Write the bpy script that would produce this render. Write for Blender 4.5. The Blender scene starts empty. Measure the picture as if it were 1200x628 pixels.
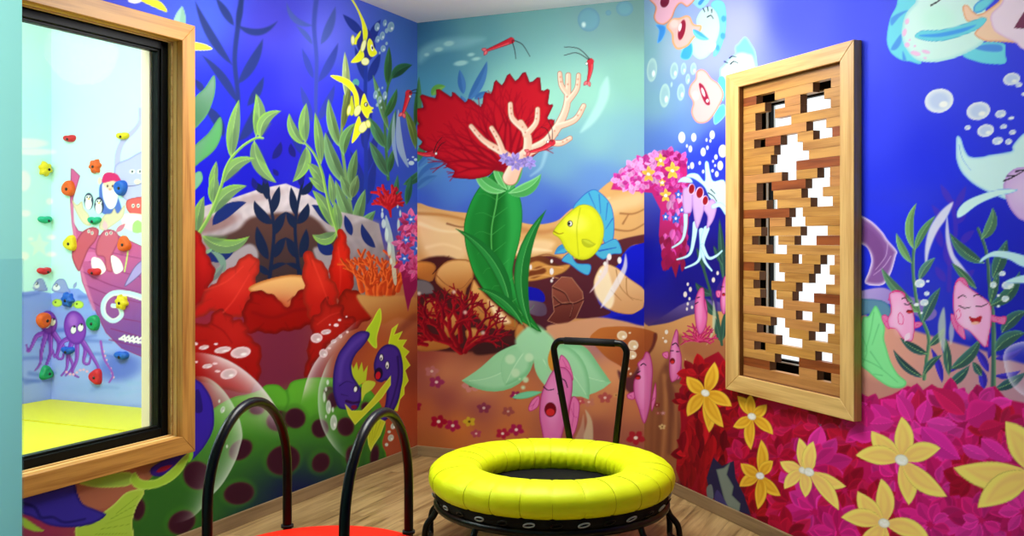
import bpy, bmesh, math, random
import numpy as np
from mathutils import Vector, Matrix

# ------------------------------------------------------------------ camera model
F, CX, HY, CAMZ = 1150.0, 600.0, 281.0, 1.25      # focal length and horizon for a 1200 x 628 frame
CEIL = 2.51
def px(P):
    """picture position of a world point (the camera looks along +Y, level)"""
    return CX + F*P[0]/P[1], HY + F*(CAMZ-P[2])/P[1]

class Wall:
    """a vertical plane: local x runs along the wall, local y is the normal into the room, z is up"""
    def __init__(s, ox, oy, dx, dy, nx, ny):
        s.o = np.array([ox, oy]); s.d = np.array([dx, dy]); s.n = np.array([nx, ny])
        s.d = s.d/np.linalg.norm(s.d); s.n = s.n/np.linalg.norm(s.n)
        if s.d[0]*s.n[1]-s.d[1]*s.n[0] < 0:      # keep it right handed
            s.d = -s.d; s.flip = True
        else:
            s.flip = False
    def world(s, a, b, z):
        p = s.o + s.d*a + s.n*b
        return (p[0], p[1], z)
    def at(s, x, y, b=0.0):
        """(a, z) where the sight line through picture point x, y meets the plane standing b in front of the wall"""
        r = np.array([(x-CX)/F, 1.0])
        k = (np.dot(s.o, s.n)+b)/np.dot(r, s.n)
        p = r*k
        return float(np.dot(p-s.o, s.d)), CAMZ-(y-HY)/F*k
    def matrix(s, a=0, b=0, z=0):
        p = s.world(a, b, z)
        m = Matrix.Identity(4)
        m[0][0], m[1][0] = s.d; m[0][1], m[1][1] = s.n
        m[0][3], m[1][3], m[2][3] = p
        return m

TL = np.array([530/1150., 1.0]); TL /= np.linalg.norm(TL)        # left wall, running away
NL = np.array([TL[1], -TL[0]])                                   # its normal into the room
TR = np.array([435/1150., -1.0]); TR /= np.linalg.norm(TR)       # right wall, coming nearer
NR = np.array([TR[1], -TR[0]])
LB = np.array([-.55, 5.7])                                       # left/back corner
RB = LB + NL*1.366                                               # back/right corner
KC = np.array([-.749, 1.5])                                      # outer corner of the jutting block
JT = -float(np.dot(KC-LB, TL))
JC = LB - TL*JT                                                  # block meets the left wall
C0 = np.array([-3.05, 6.5])                                      # far corner of the playroom next door
WL = Wall(*LB, *(-TL), *NL)       # a = distance from the left/back corner towards the camera
WB = Wall(*LB, *NL, *(-TL))
WR = Wall(*RB, *TR, *NR)          # a runs away from the camera here: a = -t
WF = Wall(*C0, *NL, *(-TL))       # climbing wall next door
WS = Wall(*C0, *(-TL), *NL)       # side wall next door

# ------------------------------------------------------------------ scene helpers
SC = bpy.context.scene
COL = SC.collection
def srgb(c):
    c = np.asarray(c, dtype=float)/255.0
    return np.where(c <= 0.04045, c/12.92, ((c+0.055)/1.055)**2.4)
def lin(r, g, b): return tuple(float(v) for v in srgb((r, g, b))) + (1.0,)

def empty(name, loc=(0, 0, 0), mat=None, label=None, cat=None, group=None, kind=None):
    o = bpy.data.objects.new(name, None); COL.objects.link(o)
    o.empty_display_size = .1
    if mat is not None: o.matrix_world = mat
    else: o.location = loc
    return tag(o, label, cat, group, kind)
def tag(o, label=None, cat=None, group=None, kind=None):
    if label: o['label'] = label
    if cat: o['category'] = cat
    if group: o['group'] = group
    if kind: o['kind'] = kind
    return o
def mesh_obj(name, verts, faces, mat, parent=None, smooth=False, matw=None):
    me = bpy.data.meshes.new(name)
    me.from_pydata([tuple(map(float, v)) for v in verts], [], faces)
    me.materials.append(mat)
    if smooth:
        me.polygons.foreach_set('use_smooth', [True]*len(me.polygons))
    me.update()
    o = bpy.data.objects.new(name, me); COL.objects.link(o)
    if parent is not None: o.parent = parent
    if matw is not None: o.matrix_world = matw
    return o
def bm_obj(name, bm, mat, parent=None, smooth=False, loc=None, rot=None):
    bmesh.ops.recalc_face_normals(bm, faces=bm.faces[:])
    me = bpy.data.meshes.new(name); bm.to_mesh(me); bm.free()
    me.materials.append(mat)
    if smooth: me.polygons.foreach_set('use_smooth', [True]*len(me.polygons))
    o = bpy.data.objects.new(name, me); COL.objects.link(o)
    if parent is not None: o.parent = parent
    if loc is not None: o.location = loc
    if rot is not None: o.rotation_euler = rot
    return o
def add_box(bm, x0, x1, y0, y1, z0, z1, bev=0.0):
    r = bmesh.ops.create_cube(bm, size=1.0)
    vs = r['verts']
    for v in vs:
        v.co = Vector(((x0+x1)/2+v.co.x*(x1-x0), (y0+y1)/2+v.co.y*(y1-y0), (z0+z1)/2+v.co.z*(z1-z0)))
    if bev > 0:
        es = list({e for v in vs for e in v.link_edges})
        bmesh.ops.bevel(bm, geom=es, offset=bev, segments=2, affect='EDGES', profile=.5)
def box(name, x0, x1, y0, y1, z0, z1, mat, parent=None, bev=0.0):
    bm = bmesh.new(); add_box(bm, x0, x1, y0, y1, z0, z1, bev)
    return bm_obj(name, bm, mat, parent)
def spline(pts, n=6, closed=False):
    P = [np.asarray(p, float) for p in pts]
    out = []
    m = len(P)
    rng = range(m if closed else m-1)
    for i in rng:
        p1, p2 = P[i], P[(i+1) % m]
        p0 = P[(i-1) % m] if (closed or i > 0) else p1
        p3 = P[(i+2) % m] if (closed or i+2 < m) else p2
        for k in range(n):
            t = k/n
            out.append(.5*((2*p1)+(-p0+p2)*t+(2*p0-5*p1+4*p2-p3)*t*t+(-p0+3*p1-3*p2+p3)*t**3))
    if not closed: out.append(P[-1])
    return np.array(out)
def tube_data(path, r, seg=12, closed=False, caps=True):
    path = [Vector(p) for p in path]
    n = len(path); V = []; Fc = []
    up = Vector((0, 0, 1)); prev = None
    for i, p in enumerate(path):
        a = path[(i-1) % n] if (closed or i > 0) else p
        b = path[(i+1) % n] if (closed or i < n-1) else p
        t = (b-a).normalized()
        if prev is None:
            s = t.cross(up)
            if s.length < 1e-3: s = t.cross(Vector((1, 0, 0)))
        else:
            s = prev - t*prev.dot(t)
        s.normalize(); prev = s; q = t.cross(s)
        for k in range(seg):
            an = 2*math.pi*k/seg
            V.append(p + (s*math.cos(an)+q*math.sin(an))*r)
    m = n if closed else n-1
    for i in range(m):
        j = (i+1) % n
        for k in range(seg):
            k2 = (k+1) % seg
            Fc.append((i*seg+k, i*seg+k2, j*seg+k2, j*seg+k))
    if caps and not closed:
        Fc.append(tuple(range(seg))); Fc.append(tuple((n-1)*seg+k for k in range(seg)))
    return V, Fc
def tube(name, path, r, mat, parent=None, seg=12, closed=False):
    V, Fc = tube_data(path, r, seg, closed)
    bm = bmesh.new()
    vs = [bm.verts.new(v) for v in V]
    for f in Fc: bm.faces.new([vs[i] for i in f])
    return bm_obj(name, bm, mat, parent, smooth=True)
def lathe(name, prof, mat, parent=None, seg=64, closed=False, loc=None):
    V = []; Fc = []; m = len(prof)
    for i in range(seg):
        a = 2*math.pi*i/seg
        for r, z in prof: V.append((r*math.cos(a), r*math.sin(a), z))
    for i in range(seg):
        j = (i+1) % seg
        for k in range(m if closed else m-1):
            k2 = (k+1) % m
            Fc.append((i*m+k, j*m+k, j*m+k2, i*m+k2))
    bm = bmesh.new(); vs = [bm.verts.new(v) for v in V]
    for f in Fc: bm.faces.new([vs[i] for i in f])
    bmesh.ops.remove_doubles(bm, verts=bm.verts[:], dist=1e-5)
    return bm_obj(name, bm, mat, parent, smooth=True, loc=loc)

# ------------------------------------------------------------------ materials
def new_mat(name):
    m = bpy.data.materials.new(name); m.use_nodes = True
    nt = m.node_tree; b = nt.nodes.get('Principled BSDF')
    return m, nt, b
def plain(name, rgb, rough=.5, spec=.5, noise=0.0, scale=8.0, metallic=0.0, bump=0.0):
    m, nt, b = new_mat(name)
    b.inputs['Roughness'].default_value = rough
    b.inputs['Specular IOR Level'].default_value = spec
    b.inputs['Metallic'].default_value = metallic
    c = lin(*rgb)
    tc = nt.nodes.new('ShaderNodeTexCoord'); nz = nt.nodes.new('ShaderNodeTexNoise')
    nz.inputs['Scale'].default_value = scale; nz.inputs['Detail'].default_value = 3
    nt.links.new(tc.outputs['Object'], nz.inputs['Vector'])
    mx = nt.nodes.new('ShaderNodeMix'); mx.data_type = 'RGBA'
    mx.inputs['A'].default_value = tuple(v*(1-noise) for v in c[:3])+(1,)
    mx.inputs['B'].default_value = tuple(min(1, v*(1+noise)) for v in c[:3])+(1,)
    nt.links.new(nz.outputs['Fac'], mx.inputs['Factor'])
    nt.links.new(mx.outputs['Result'], b.inputs['Base Color'])
    if bump > 0:
        bp = nt.nodes.new('ShaderNodeBump'); bp.inputs['Strength'].default_value = bump; bp.inputs['Distance'].default_value = .01
        nt.links.new(nz.outputs['Fac'], bp.inputs['Height']); nt.links.new(bp.outputs['Normal'], b.inputs['Normal'])
    return m
def wood(name, base, dark, rough=.42, sc=1.0, ring=.35):
    """grain running along the local x axis of the piece"""
    m, nt, b = new_mat(name)
    N = nt.nodes.new; L = nt.links.new
    tc = N('ShaderNodeTexCoord'); oi = N('ShaderNodeObjectInfo')
    ad = N('ShaderNodeVectorMath'); ad.operation = 'ADD'
    sh = N('ShaderNodeVectorMath'); sh.operation = 'SCALE'; sh.inputs['Scale'].default_value = 7.0
    L(oi.outputs['Random'], sh.inputs[0])
    L(tc.outputs['Object'], ad.inputs[0]); L(sh.outputs[0], ad.inputs[1])
    mp = N('ShaderNodeMapping'); mp.inputs['Scale'].default_value = (2.0*sc, 30*sc, 30*sc)
    L(ad.outputs[0], mp.inputs['Vector'])
    n1 = N('ShaderNodeTexNoise'); n1.inputs['Scale'].default_value = 1.0; n1.inputs['Detail'].default_value = 4; n1.inputs['Distortion'].default_value = .6
    L(mp.outputs[0], n1.inputs['Vector'])
    mp2 = N('ShaderNodeMapping'); mp2.inputs['Scale'].default_value = (5*sc, 170*sc, 170*sc)
    L(ad.outputs[0], mp2.inputs['Vector'])
    n2 = N('ShaderNodeTexNoise'); n2.inputs['Scale'].default_value = 1.0; n2.inputs['Detail'].default_value = 2
    L(mp2.outputs[0], n2.inputs['Vector'])
    w = N('ShaderNodeMath'); w.operation = 'MULTIPLY_ADD'; w.inputs[1].default_value = ring; L(n2.outputs['Fac'], w.inputs[0]); L(n1.outputs['Fac'], w.inputs[2])
    cr = N('ShaderNodeValToRGB')
    cr.color_ramp.elements[0].position = .42; cr.color_ramp.elements[0].color = lin(*dark)
    cr.color_ramp.elements[1].position = .78; cr.color_ramp.elements[1].color = lin(*base)
    L(w.outputs[0], cr.inputs['Fac']); L(cr.outputs['Color'], b.inputs['Base Color'])
    b.inputs['Roughness'].default_value = rough; b.inputs['Specular IOR Level'].default_value = .35
    return m
def plank_floor(name, ang):
    m, nt, b = new_mat(name)
    N = nt.nodes.new; L = nt.links.new
    tc = N('ShaderNodeTexCoord'); mp = N('ShaderNodeMapping'); mp.inputs['Rotation'].default_value = (0, 0, -ang)
    L(tc.outputs['Object'], mp.inputs['Vector'])
    br = N('ShaderNodeTexBrick'); br.offset = .37; br.inputs['Scale'].default_value = 1.0
    br.inputs['Brick Width'].default_value = 1.25; br.inputs['Row Height'].default_value = .19
    br.inputs['Mortar Size'].default_value = .0014; br.inputs['Mortar Smooth'].default_value = .2
    br.inputs['Color1'].default_value = (.0, .0, .0, 1); br.inputs['Color2'].default_value = (1, 1, 1, 1); br.inputs['Mortar'].default_value = (.4, .4, .4, 1)
    L(mp.outputs[0], br.inputs['Vector'])
    sp = N('ShaderNodeVectorMath'); sp.operation = 'SCALE'; sp.inputs['Scale'].default_value = 9.0; L(br.outputs['Color'], sp.inputs[0])
    ad = N('ShaderNodeVectorMath'); ad.operation = 'ADD'; L(mp.outputs[0], ad.inputs[0]); L(sp.outputs[0], ad.inputs[1])
    st = N('ShaderNodeMapping'); st.inputs['Scale'].default_value = (1.6, 16, 1); L(ad.outputs[0], st.inputs['Vector'])
    n1 = N('ShaderNodeTexNoise'); n1.inputs['Scale'].default_value = 1.3; n1.inputs['Detail'].default_value = 6; n1.inputs['Distortion'].default_value = .9; L(st.outputs[0], n1.inputs['Vector'])
    st2 = N('ShaderNodeMapping'); st2.inputs['Scale'].default_value = (3, 90, 1); L(ad.outputs[0], st2.inputs['Vector'])
    n2 = N('ShaderNodeTexNoise'); n2.inputs['Scale'].default_value = 1.0; n2.inputs['Detail'].default_value = 2; L(st2.outputs[0], n2.inputs['Vector'])
    mm = N('ShaderNodeMath'); mm.operation = 'MULTIPLY_ADD'; mm.inputs[1].default_value = .25; L(n2.outputs['Fac'], mm.inputs[0]); L(n1.outputs['Fac'], mm.inputs[2])
    cr = N('ShaderNodeValToRGB'); e = cr.color_ramp.elements
    e[0].position = .40; e[0].color = lin(92, 66, 38); e[1].position = .78; e[1].color = lin(188, 158, 106)
    k = e.new(.53); k.color = lin(150, 120, 76)
    L(mm.outputs[0], cr.inputs['Fac'])
    mx = N('ShaderNodeMix'); mx.data_type = 'RGBA'; mx.blend_type = 'MULTIPLY'
    sr = N('ShaderNodeMapRange'); sr.inputs['From Min'].default_value = 0; sr.inputs['From Max'].default_value = 1; sr.inputs['To Min'].default_value = 1.0; sr.inputs['To Max'].default_value = .45
    L(br.outputs['Fac'], sr.inputs['Value'])
    cb = N('ShaderNodeCombineColor')
    for c in ('Red', 'Green', 'Blue'): L(sr.outputs['Result'], cb.inputs[c])
    mx.inputs['Factor'].default_value = 1.0
    L(cr.outputs['Color'], mx.inputs['A']); L(cb.outputs['Color'], mx.inputs['B']); L(mx.outputs['Result'], b.inputs['Base Color'])
    b.inputs['Roughness'].default_value = .38; b.inputs['Specular IOR Level'].default_value = .4
    return m
def glass(name, tint=(235, 250, 250), refl=.06, rough=.02, mul=.3):
    m = bpy.data.materials.new(name); m.use_nodes = True; nt = m.node_tree; nt.nodes.clear()
    N = nt.nodes.new; L = nt.links.new
    o = N('ShaderNodeOutputMaterial'); t = N('ShaderNodeBsdfTransparent'); t.inputs['Color'].default_value = lin(*tint)
    g = N('ShaderNodeBsdfGlossy'); g.inputs['Roughness'].default_value = rough
    mx = N('ShaderNodeMixShader'); lw = N('ShaderNodeLayerWeight'); lw.inputs['Blend'].default_value = .25
    ml = N('ShaderNodeMath'); ml.operation = 'MULTIPLY_ADD'; ml.inputs[1].default_value = mul; ml.inputs[2].default_value = refl*.3
    L(lw.outputs['Fresnel'], ml.inputs[0]); L(ml.outputs[0], mx.inputs['Fac'])
    L(t.outputs[0], mx.inputs[1]); L(g.outputs[0], mx.inputs[2]); L(mx.outputs[0], o.inputs['Surface'])
    return m
def mural_mat(name, rough=.42, spec=.32):
    """printed wallpaper: the picture's pigments are stored per point of the paper"""
    m, nt, b = new_mat(name)
    a = nt.nodes.new('ShaderNodeAttribute'); a.attribute_name = 'pigment'
    nt.links.new(a.outputs['Color'], b.inputs['Base Color'])
    b.inputs['Roughness'].default_value = rough; b.inputs['Specular IOR Level'].default_value = spec
    return m

# ------------------------------------------------------------------ the mural painter
def _c(c): return np.asarray(c, dtype=np.float32)
def sstep(a, b, x):
    t = np.clip((x-a)/(b-a+1e-9), 0, 1); return t*t*(3-2*t)
class Paint:
    """pigment on a rectangular grid of wall points; shapes are given in the frame of the photograph and carried onto the wall plane"""
    def __init__(s, wall, avals, zvals):
        s.w = wall; s.a = np.asarray(avals, float); s.z = np.asarray(zvals, float)
        P = wall.o[None, :] + wall.d[None, :]*s.a[:, None]
        dep = np.maximum(P[:, 1], .3)
        s.X = (CX + F*P[:, 0]/dep).astype(np.float32)
        s.Y = (HY + F*(CAMZ-s.z[:, None])/dep[None, :]).astype(np.float32)
        s.C = np.zeros((len(s.z), len(s.a), 3), np.float32)
    def bg(s, pts, soft=25., power=1.6):
        num = np.zeros_like(s.C); den = np.zeros(s.C.shape[:2], np.float32)
        Xg = np.broadcast_to(s.X[None, :], den.shape)
        for x, y, c in pts:
            w = 1.0/((Xg-x)**2+(s.Y-y)**2+soft*soft)**power
            num += w[..., None]*_c(c); den += w
        s.C = num/den[..., None]
    def reg(s, x0, y0, x1, y1):
        ci = np.nonzero((s.X >= x0) & (s.X <= x1))[0]
        if len(ci) == 0: return None
        c0, c1 = ci[0], ci[-1]+1
        sub = s.Y[:, c0:c1]
        ri = np.nonzero(((sub >= y0) & (sub <= y1)).any(1))[0]
        if len(ri) == 0: return None
        r0, r1 = ri[0], ri[-1]+1
        X = np.broadcast_to(s.X[None, c0:c1], (r1-r0, c1-c0))
        return slice(r0, r1), slice(c0, c1), X, s.Y[r0:r1, c0:c1]
    def put(s, R, a, c):
        rs, cs = R[0], R[1]
        C = s.C[rs, cs]
        s.C[rs, cs] = C*(1-a[..., None])+c*a[..., None]
    def sdf(s, P, X, Y):
        d = np.full(X.shape, 1e9, np.float32); ins = np.zeros(X.shape, bool)
        n = len(P)
        for i in range(n):
            x0, y0 = P[i]; x1, y1 = P[(i+1) % n]
            ex, ey = x1-x0, y1-y0; l2 = ex*ex+ey*ey
            if l2 < 1e-9: continue
            wx = X-x0; wy = Y-y0
            t = np.clip((wx*ex+wy*ey)/l2, 0, 1)
            dd = (wx-ex*t)**2+(wy-ey*t)**2
            np.minimum(d, dd, out=d)
            if (y0 > y1) or (y1 > y0):
                cr = ((y0 > Y) != (y1 > Y)) & (X < (x1-x0)*(Y-y0)/(y1-y0)+x0)
                ins ^= cr
        d = np.sqrt(d)
        return np.where(ins, -d, d)
    def fill(s, pts, col, smooth=True, soft=.5, alpha=1., edge=None, ew=4., grad=None, line=None, lw=1.0, n=5, tex=None):
        P = spline(pts, n, True) if smooth else np.asarray(pts, float)
        m = soft+1
        R = s.reg(P[:, 0].min()-m, P[:, 1].min()-m, P[:, 0].max()+m, P[:, 1].max()+m)
        if R is None: return
        X, Y = R[2], R[3]
        d = s.sdf(P, X, Y)
        a = sstep(soft, -soft, d)*alpha
        c = np.broadcast_to(_c(col), X.shape+(3,)).copy()
        if grad is not None:
            (gx0, gy0), (gx1, gy1), c2 = grad
            vx, vy = gx1-gx0, gy1-gy0
            t = sstep(0, 1, ((X-gx0)*vx+(Y-gy0)*vy)/(vx*vx+vy*vy))[..., None]
            c = c*(1-t)+_c(c2)*t
        if edge is not None:
            t = sstep(0, ew, -d)[..., None]; c = _c(edge)*(1-t)+c*t
        if tex is not None:
            c = c*(1+tex*np.sin(X*.55+np.sin(Y*.21)*2)[..., None]*.5+tex*np.sin(Y*.38+X*.13)[..., None]*.5)
        if line is not None:
            t = sstep(lw+.5, lw-.5, -d)[..., None]; c = c*(1-t)+_c(line)*t
        s.put(R, a, c)
    def stroke(s, pts, w0, w1=None, col=(0, 0, 0), smooth=True, soft=.5, alpha=1., wm=None, hi=None):
        P = spline(pts, 6) if smooth and len(pts) > 2 else np.asarray(pts, float)
        w1 = w0 if w1 is None else w1
        L = np.concatenate([[0], np.cumsum(np.hypot(*np.diff(P, axis=0).T))]); L = L/max(L[-1], 1e-6)
        W = (w0+(w1-w0)*L)/2
        if wm is not None: W = np.interp(L, [0, .5, 1], [w0, wm, w1])/2
        m = W.max()+soft+1
        R = s.reg(P[:, 0].min()-m, P[:, 1].min()-m, P[:, 0].max()+m, P[:, 1].max()+m)
        if R is None: return
        X, Y = R[2], R[3]
        d = np.full(X.shape, 1e9, np.float32); sd = np.zeros(X.shape, np.float32)
        for i in range(len(P)-1):
            x0, y0 = P[i]; ex, ey = P[i+1]-P[i]; l2 = ex*ex+ey*ey
            if l2 < 1e-9: continue
            wx = X-x0; wy = Y-y0
            t = np.clip((wx*ex+wy*ey)/l2, 0, 1)
            r = W[i]+(W[i+1]-W[i])*t
            q = np.sqrt((wx-ex*t)**2+(wy-ey*t)**2)-r
            if hi is not None:
                sg = (wx*ey-wy*ex)/math.sqrt(l2)/np.maximum(r, .3)
                sd = np.where(q < d, sg, sd)
            d = np.minimum(d, q)
        c = np.broadcast_to(_c(col), X.shape+(3,))
        if hi is not None:
            t = sstep(-.2, .9, sd)[..., None]; c = c*(1-t)+_c(hi)*t
        s.put(R, sstep(soft, -soft, d)*alpha, c)
    def ell(s, cx, cy, rx, ry, col, rot=0, soft=.5, alpha=1., edge=None, ew=2., line=None, lw=.8, glow=False):
        m = max(rx, ry)*(1.6 if glow else 1)+soft+1
        R = s.reg(cx-m, cy-m, cx+m, cy+m)
        if R is None: return
        X, Y = R[2]-cx, R[3]-cy
        ca, sa = math.cos(math.radians(rot)), math.sin(math.radians(rot))
        u = (X*ca+Y*sa)/rx; v = (-X*sa+Y*ca)/ry
        q = np.sqrt(u*u+v*v); d = (q-1)*min(rx, ry)
        if glow: a = alpha*np.exp(-q*q*1.8)
        else: a = sstep(soft, -soft, d)*alpha
        c = np.broadcast_to(_c(col), X.shape+(3,))
        if edge is not None:
            t = sstep(0, ew, -d)[..., None]; c = _c(edge)*(1-t)+c*t
        if line is not None:
            t = sstep(lw+.4, lw-.4, -d)[..., None]; c = c*(1-t)+_c(line)*t
        s.put(R, a, c)
    def rim(s, pts, col, w=10, alpha=.8, soft=.6, lo=None, hi=None):
        """a thin translucent bubble wall: strongest at its outline, fading inwards; lo/hi limit it to angles (degrees, 0 = right, 90 = down)"""
        P = spline(pts, 6, True)
        R = s.reg(P[:, 0].min()-2, P[:, 1].min()-2, P[:, 0].max()+2, P[:, 1].max()+2)
        if R is None: return
        X, Y = R[2], R[3]; d = s.sdf(P, X, Y)
        a = np.where(d < soft, np.exp(np.minimum(d, 0)/w), 0)*sstep(soft, -soft, d)*alpha
        if lo is not None:
            cx, cy = P.mean(0); an = np.degrees(np.arctan2(Y-cy, X-cx)); an = (an-lo) % 360; span = (hi-lo) % 360
            a = a*sstep(0, 30, an)*sstep(span, span-30, an)
        s.put(R, a, np.broadcast_to(_c(col), X.shape+(3,)))
    def leaf(s, base, tip, w, bend=0., col=(0, 120, 0), col2=None, rib=None, soft=.5, alpha=1., edge=None, pk=.85, rw=1.0):
        b = np.asarray(base, float); t = np.asarray(tip, float); v = t-b; L = np.hypot(*v)
        if L < .5: return
        nrm = np.array([-v[1], v[0]])/L
        S = np.linspace(0, 1, 13)
        sp = b[None]+v[None]*S[:, None]+nrm[None]*(bend*L*4*S*(1-S))[:, None]
        h = w/2*np.sin(np.pi*S**pk)**.85
        tn = np.gradient(sp, axis=0); tn /= np.linalg.norm(tn, axis=1)[:, None]+1e-9
        nn = np.stack([-tn[:, 1], tn[:, 0]], 1)
        A = sp+nn*h[:, None]; B = sp-nn*h[:, None]
        s.fill(np.concatenate([A, B[::-1][1:-1]]), col, smooth=False, soft=soft, alpha=alpha, edge=edge, ew=max(1., w*.18))
        if col2 is not None:
            s.fill(np.concatenate([A, sp[::-1][1:-1]]), col2, smooth=False, soft=max(soft, .9), alpha=alpha*.9)
        if rib is not None:
            s.stroke(sp[:-1], rw, rw*.4, rib, smooth=False, alpha=alpha)
    def bubble(s, cx, cy, rx, ry=None, rot=0, col=(225, 235, 235), inner=(185, 205, 215), alpha=.95):
        ry = rx if ry is None else ry
        if min(rx, ry) < 2.2:
            s.ell(cx, cy, rx, ry, col, rot, alpha=alpha); return
        s.ell(cx, cy, rx, ry, inner, rot, alpha=alpha, edge=col, ew=min(rx, ry)*.55)
        s.ell(cx+rx*.3, cy+ry*.3, rx*.3, ry*.26, (250, 252, 250), rot, soft=.9, alpha=alpha*.9)
    def posy(s, cx, cy, r, col, mid=(235, 220, 190), sq=.75, soft=.8, n=5, rot=-90, alpha=1.):
        for k in range(n):
            a = math.radians(rot+360*k/n)
            s.leaf((cx, cy), (cx+r*math.cos(a), cy+r*sq*math.sin(a)), r*.62, 0, col, soft=soft, pk=1.25, alpha=alpha)
        s.ell(cx, cy, r*.2, r*.17, mid, soft=.6, alpha=alpha)
    def bloom(s, c, tips, w, col, edge, mid=(235, 235, 225), shade=None, mr=4.5):
        for i, t in enumerate(tips):
            b = .06*(-1)**i
            s.leaf(c, t, w, b, np.array(edge)*.82, pk=.95)
            s.leaf(c, (c[0]+(t[0]-c[0])*.985, c[1]+(t[1]-c[1])*.985), w*.93, b, edge, pk=.95)
            s.leaf(c, (c[0]+(t[0]-c[0])*.84, c[1]+(t[1]-c[1])*.84), w*.62, b, shade if shade is not None else col, pk=.9, soft=max(1.2, w*.11), alpha=.62)
            s.leaf((c[0]*.8+t[0]*.2, c[1]*.8+t[1]*.2), (c[0]*.2+t[0]*.8, c[1]*.2+t[1]*.8), w*.3, b, edge, soft=max(1., w*.08), alpha=.5)
        s.ell(c[0], c[1], mr*1.15, mr*.9, mid, 20, edge=(205, 205, 195), ew=1.5)
        rn = random.Random(int(c[0]))
        for k in range(6):
            s.ell(c[0]+rn.uniform(-mr, mr)*.6, c[1]+rn.uniform(-mr, mr)*.5, 1.1, 1.0, (250, 250, 245), soft=.6)
    def petals(s, cx, cy, r, cols, seed, rings=3, n=9, w=.36, sq=1.0, veins=None):
        rn = random.Random(seed)
        for k in range(rings):
            rr = r*(1-.27*k); of = rn.uniform(0, 6.28)
            m = max(5, n-k)
            for i in range(m):
                a = of+2*math.pi*i/m+rn.uniform(-.15, .15)
                q = rr*rn.uniform(.82, 1.1)
                c = np.array(cols[rn.randrange(len(cols))])*rn.uniform(.85, 1.08)
                b0 = .12*rr
                base = (cx+b0*math.cos(a), cy+b0*sq*math.sin(a)); tip = (cx+q*math.cos(a), cy+q*sq*math.sin(a))
                s.leaf(base, tip, rr*w*rn.uniform(.9, 1.2), rn.uniform(-.07, .07), c*.9, c, None if veins is None else c*veins, edge=np.minimum(255, c*1.12), pk=1.1, rw=.8)
    def coral(s, x, y, ang, L, w, col, hi, seed, depth=4, spread=30, shrink=.78, k=2):
        rn = random.Random(seed)
        def go(x, y, a, L, w, d):
            mx = x+L*.5*math.cos(math.radians(a+rn.uniform(-8, 8))); my = y+L*.5*math.sin(math.radians(a))
            ex = x+L*math.cos(math.radians(a)); ey = y+L*math.sin(math.radians(a))
            s.stroke([(x, y), (mx, my), (ex, ey)], w, w*.8, np.array(col)*rn.uniform(.85, 1.1), hi=hi)
            if d <= 0: return
            for i in range(k if rn.random() < .75 else k+1):
                f = rn.uniform(.55, 1.0) if i else 1.0
                go(x+(ex-x)*f, y+(ey-y)*f, a+(spread*(1 if i % 2 else -1))*rn.uniform(.5, 1.3), L*shrink*rn.uniform(.75, 1.1), w*.76, d-1)
        go(x, y, ang, L, w, depth)
    def shrimp(s, head, mid, tail, ants, eye=None):
        s.stroke([head, mid, tail], 7.5, 3.2, (120, 15, 30)); s.stroke([head, mid, tail], 5.8, 2.2, (205, 35, 50), hi=(230, 90, 95))
        hx, hy = head; tx, ty = tail; vx, vy = tx-mid[0], ty-mid[1]; l = math.hypot(vx, vy); vx, vy = vx/l, vy/l
        for sg in (-1, 1):
            s.leaf(tail, (tx+vx*6+sg*vy*4, ty+vy*6-sg*vx*4), 4.5, 0, (225, 110, 115), edge=(150, 30, 45))
        s.ell(hx, hy, 4, 3.6, (200, 40, 55))
        for a in ants: s.stroke(a, 1.0, .6, (35, 25, 30))
        if eye: s.ell(eye[0], eye[1], 1.5, 1.8, (245, 245, 240), line=(30, 20, 20), lw=.3)
    def emit(s, name, mat, parent, mask=None):
        """the painted grid as a mesh in the wall's own frame"""
        nz, na = len(s.z), len(s.a)
        A, Z = np.meshgrid(s.a, s.z)
        V = np.stack([A.ravel(), np.zeros(A.size), Z.ravel()], 1).astype(np.float32)
        i = np.arange(nz*na).reshape(nz, na)
        q = np.stack([i[:-1, :-1], i[:-1, 1:], i[1:, 1:], i[1:, :-1]], -1)
        if mask is not None:
            ca = (s.a[:-1]+s.a[1:])/2; cz = (s.z[:-1]+s.z[1:])/2
            q = q[~mask(ca[None, :]*np.ones((nz-1, 1)), cz[:, None]*np.ones((1, na-1)))]
        q = q.reshape(-1, 4)[:, ::-1]
        used = np.unique(q); rem = np.full(nz*na, -1, np.int64); rem[used] = np.arange(len(used))
        q = rem[q]; V = V[used]; C = np.clip(s.C.reshape(-1, 3)[used], 0, 255)
        me = bpy.data.meshes.new(name)
        me.vertices.add(len(V)); me.vertices.foreach_set('co', V.ravel())
        me.loops.add(q.size); me.loops.foreach_set('vertex_index', q.ravel().astype(np.int32))
        me.polygons.add(len(q)); me.polygons.foreach_set('loop_start', np.arange(0, q.size, 4, dtype=np.int32))
        me.polygons.foreach_set('loop_total', np.full(len(q), 4, np.int32))
        me.update(calc_edges=True)
        at = me.attributes.new('pigment', 'FLOAT_COLOR', 'POINT')
        L4 = np.ones((len(V), 4), np.float32); L4[:, :3] = np.minimum(srgb(C)*ALB, .9)
        at.data.foreach_set('color', L4.ravel())
        me.materials.append(mat)
        o = bpy.data.objects.new(name, me); COL.objects.link(o); o.parent = parent
        return o
ALB = 1.0

# ------------------------------------------------------------------ the murals
def plume(p, pts, col):            # frilled seaweed spike
    p.fill(pts, col, edge=np.array(col)*.8, ew=2)

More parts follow.
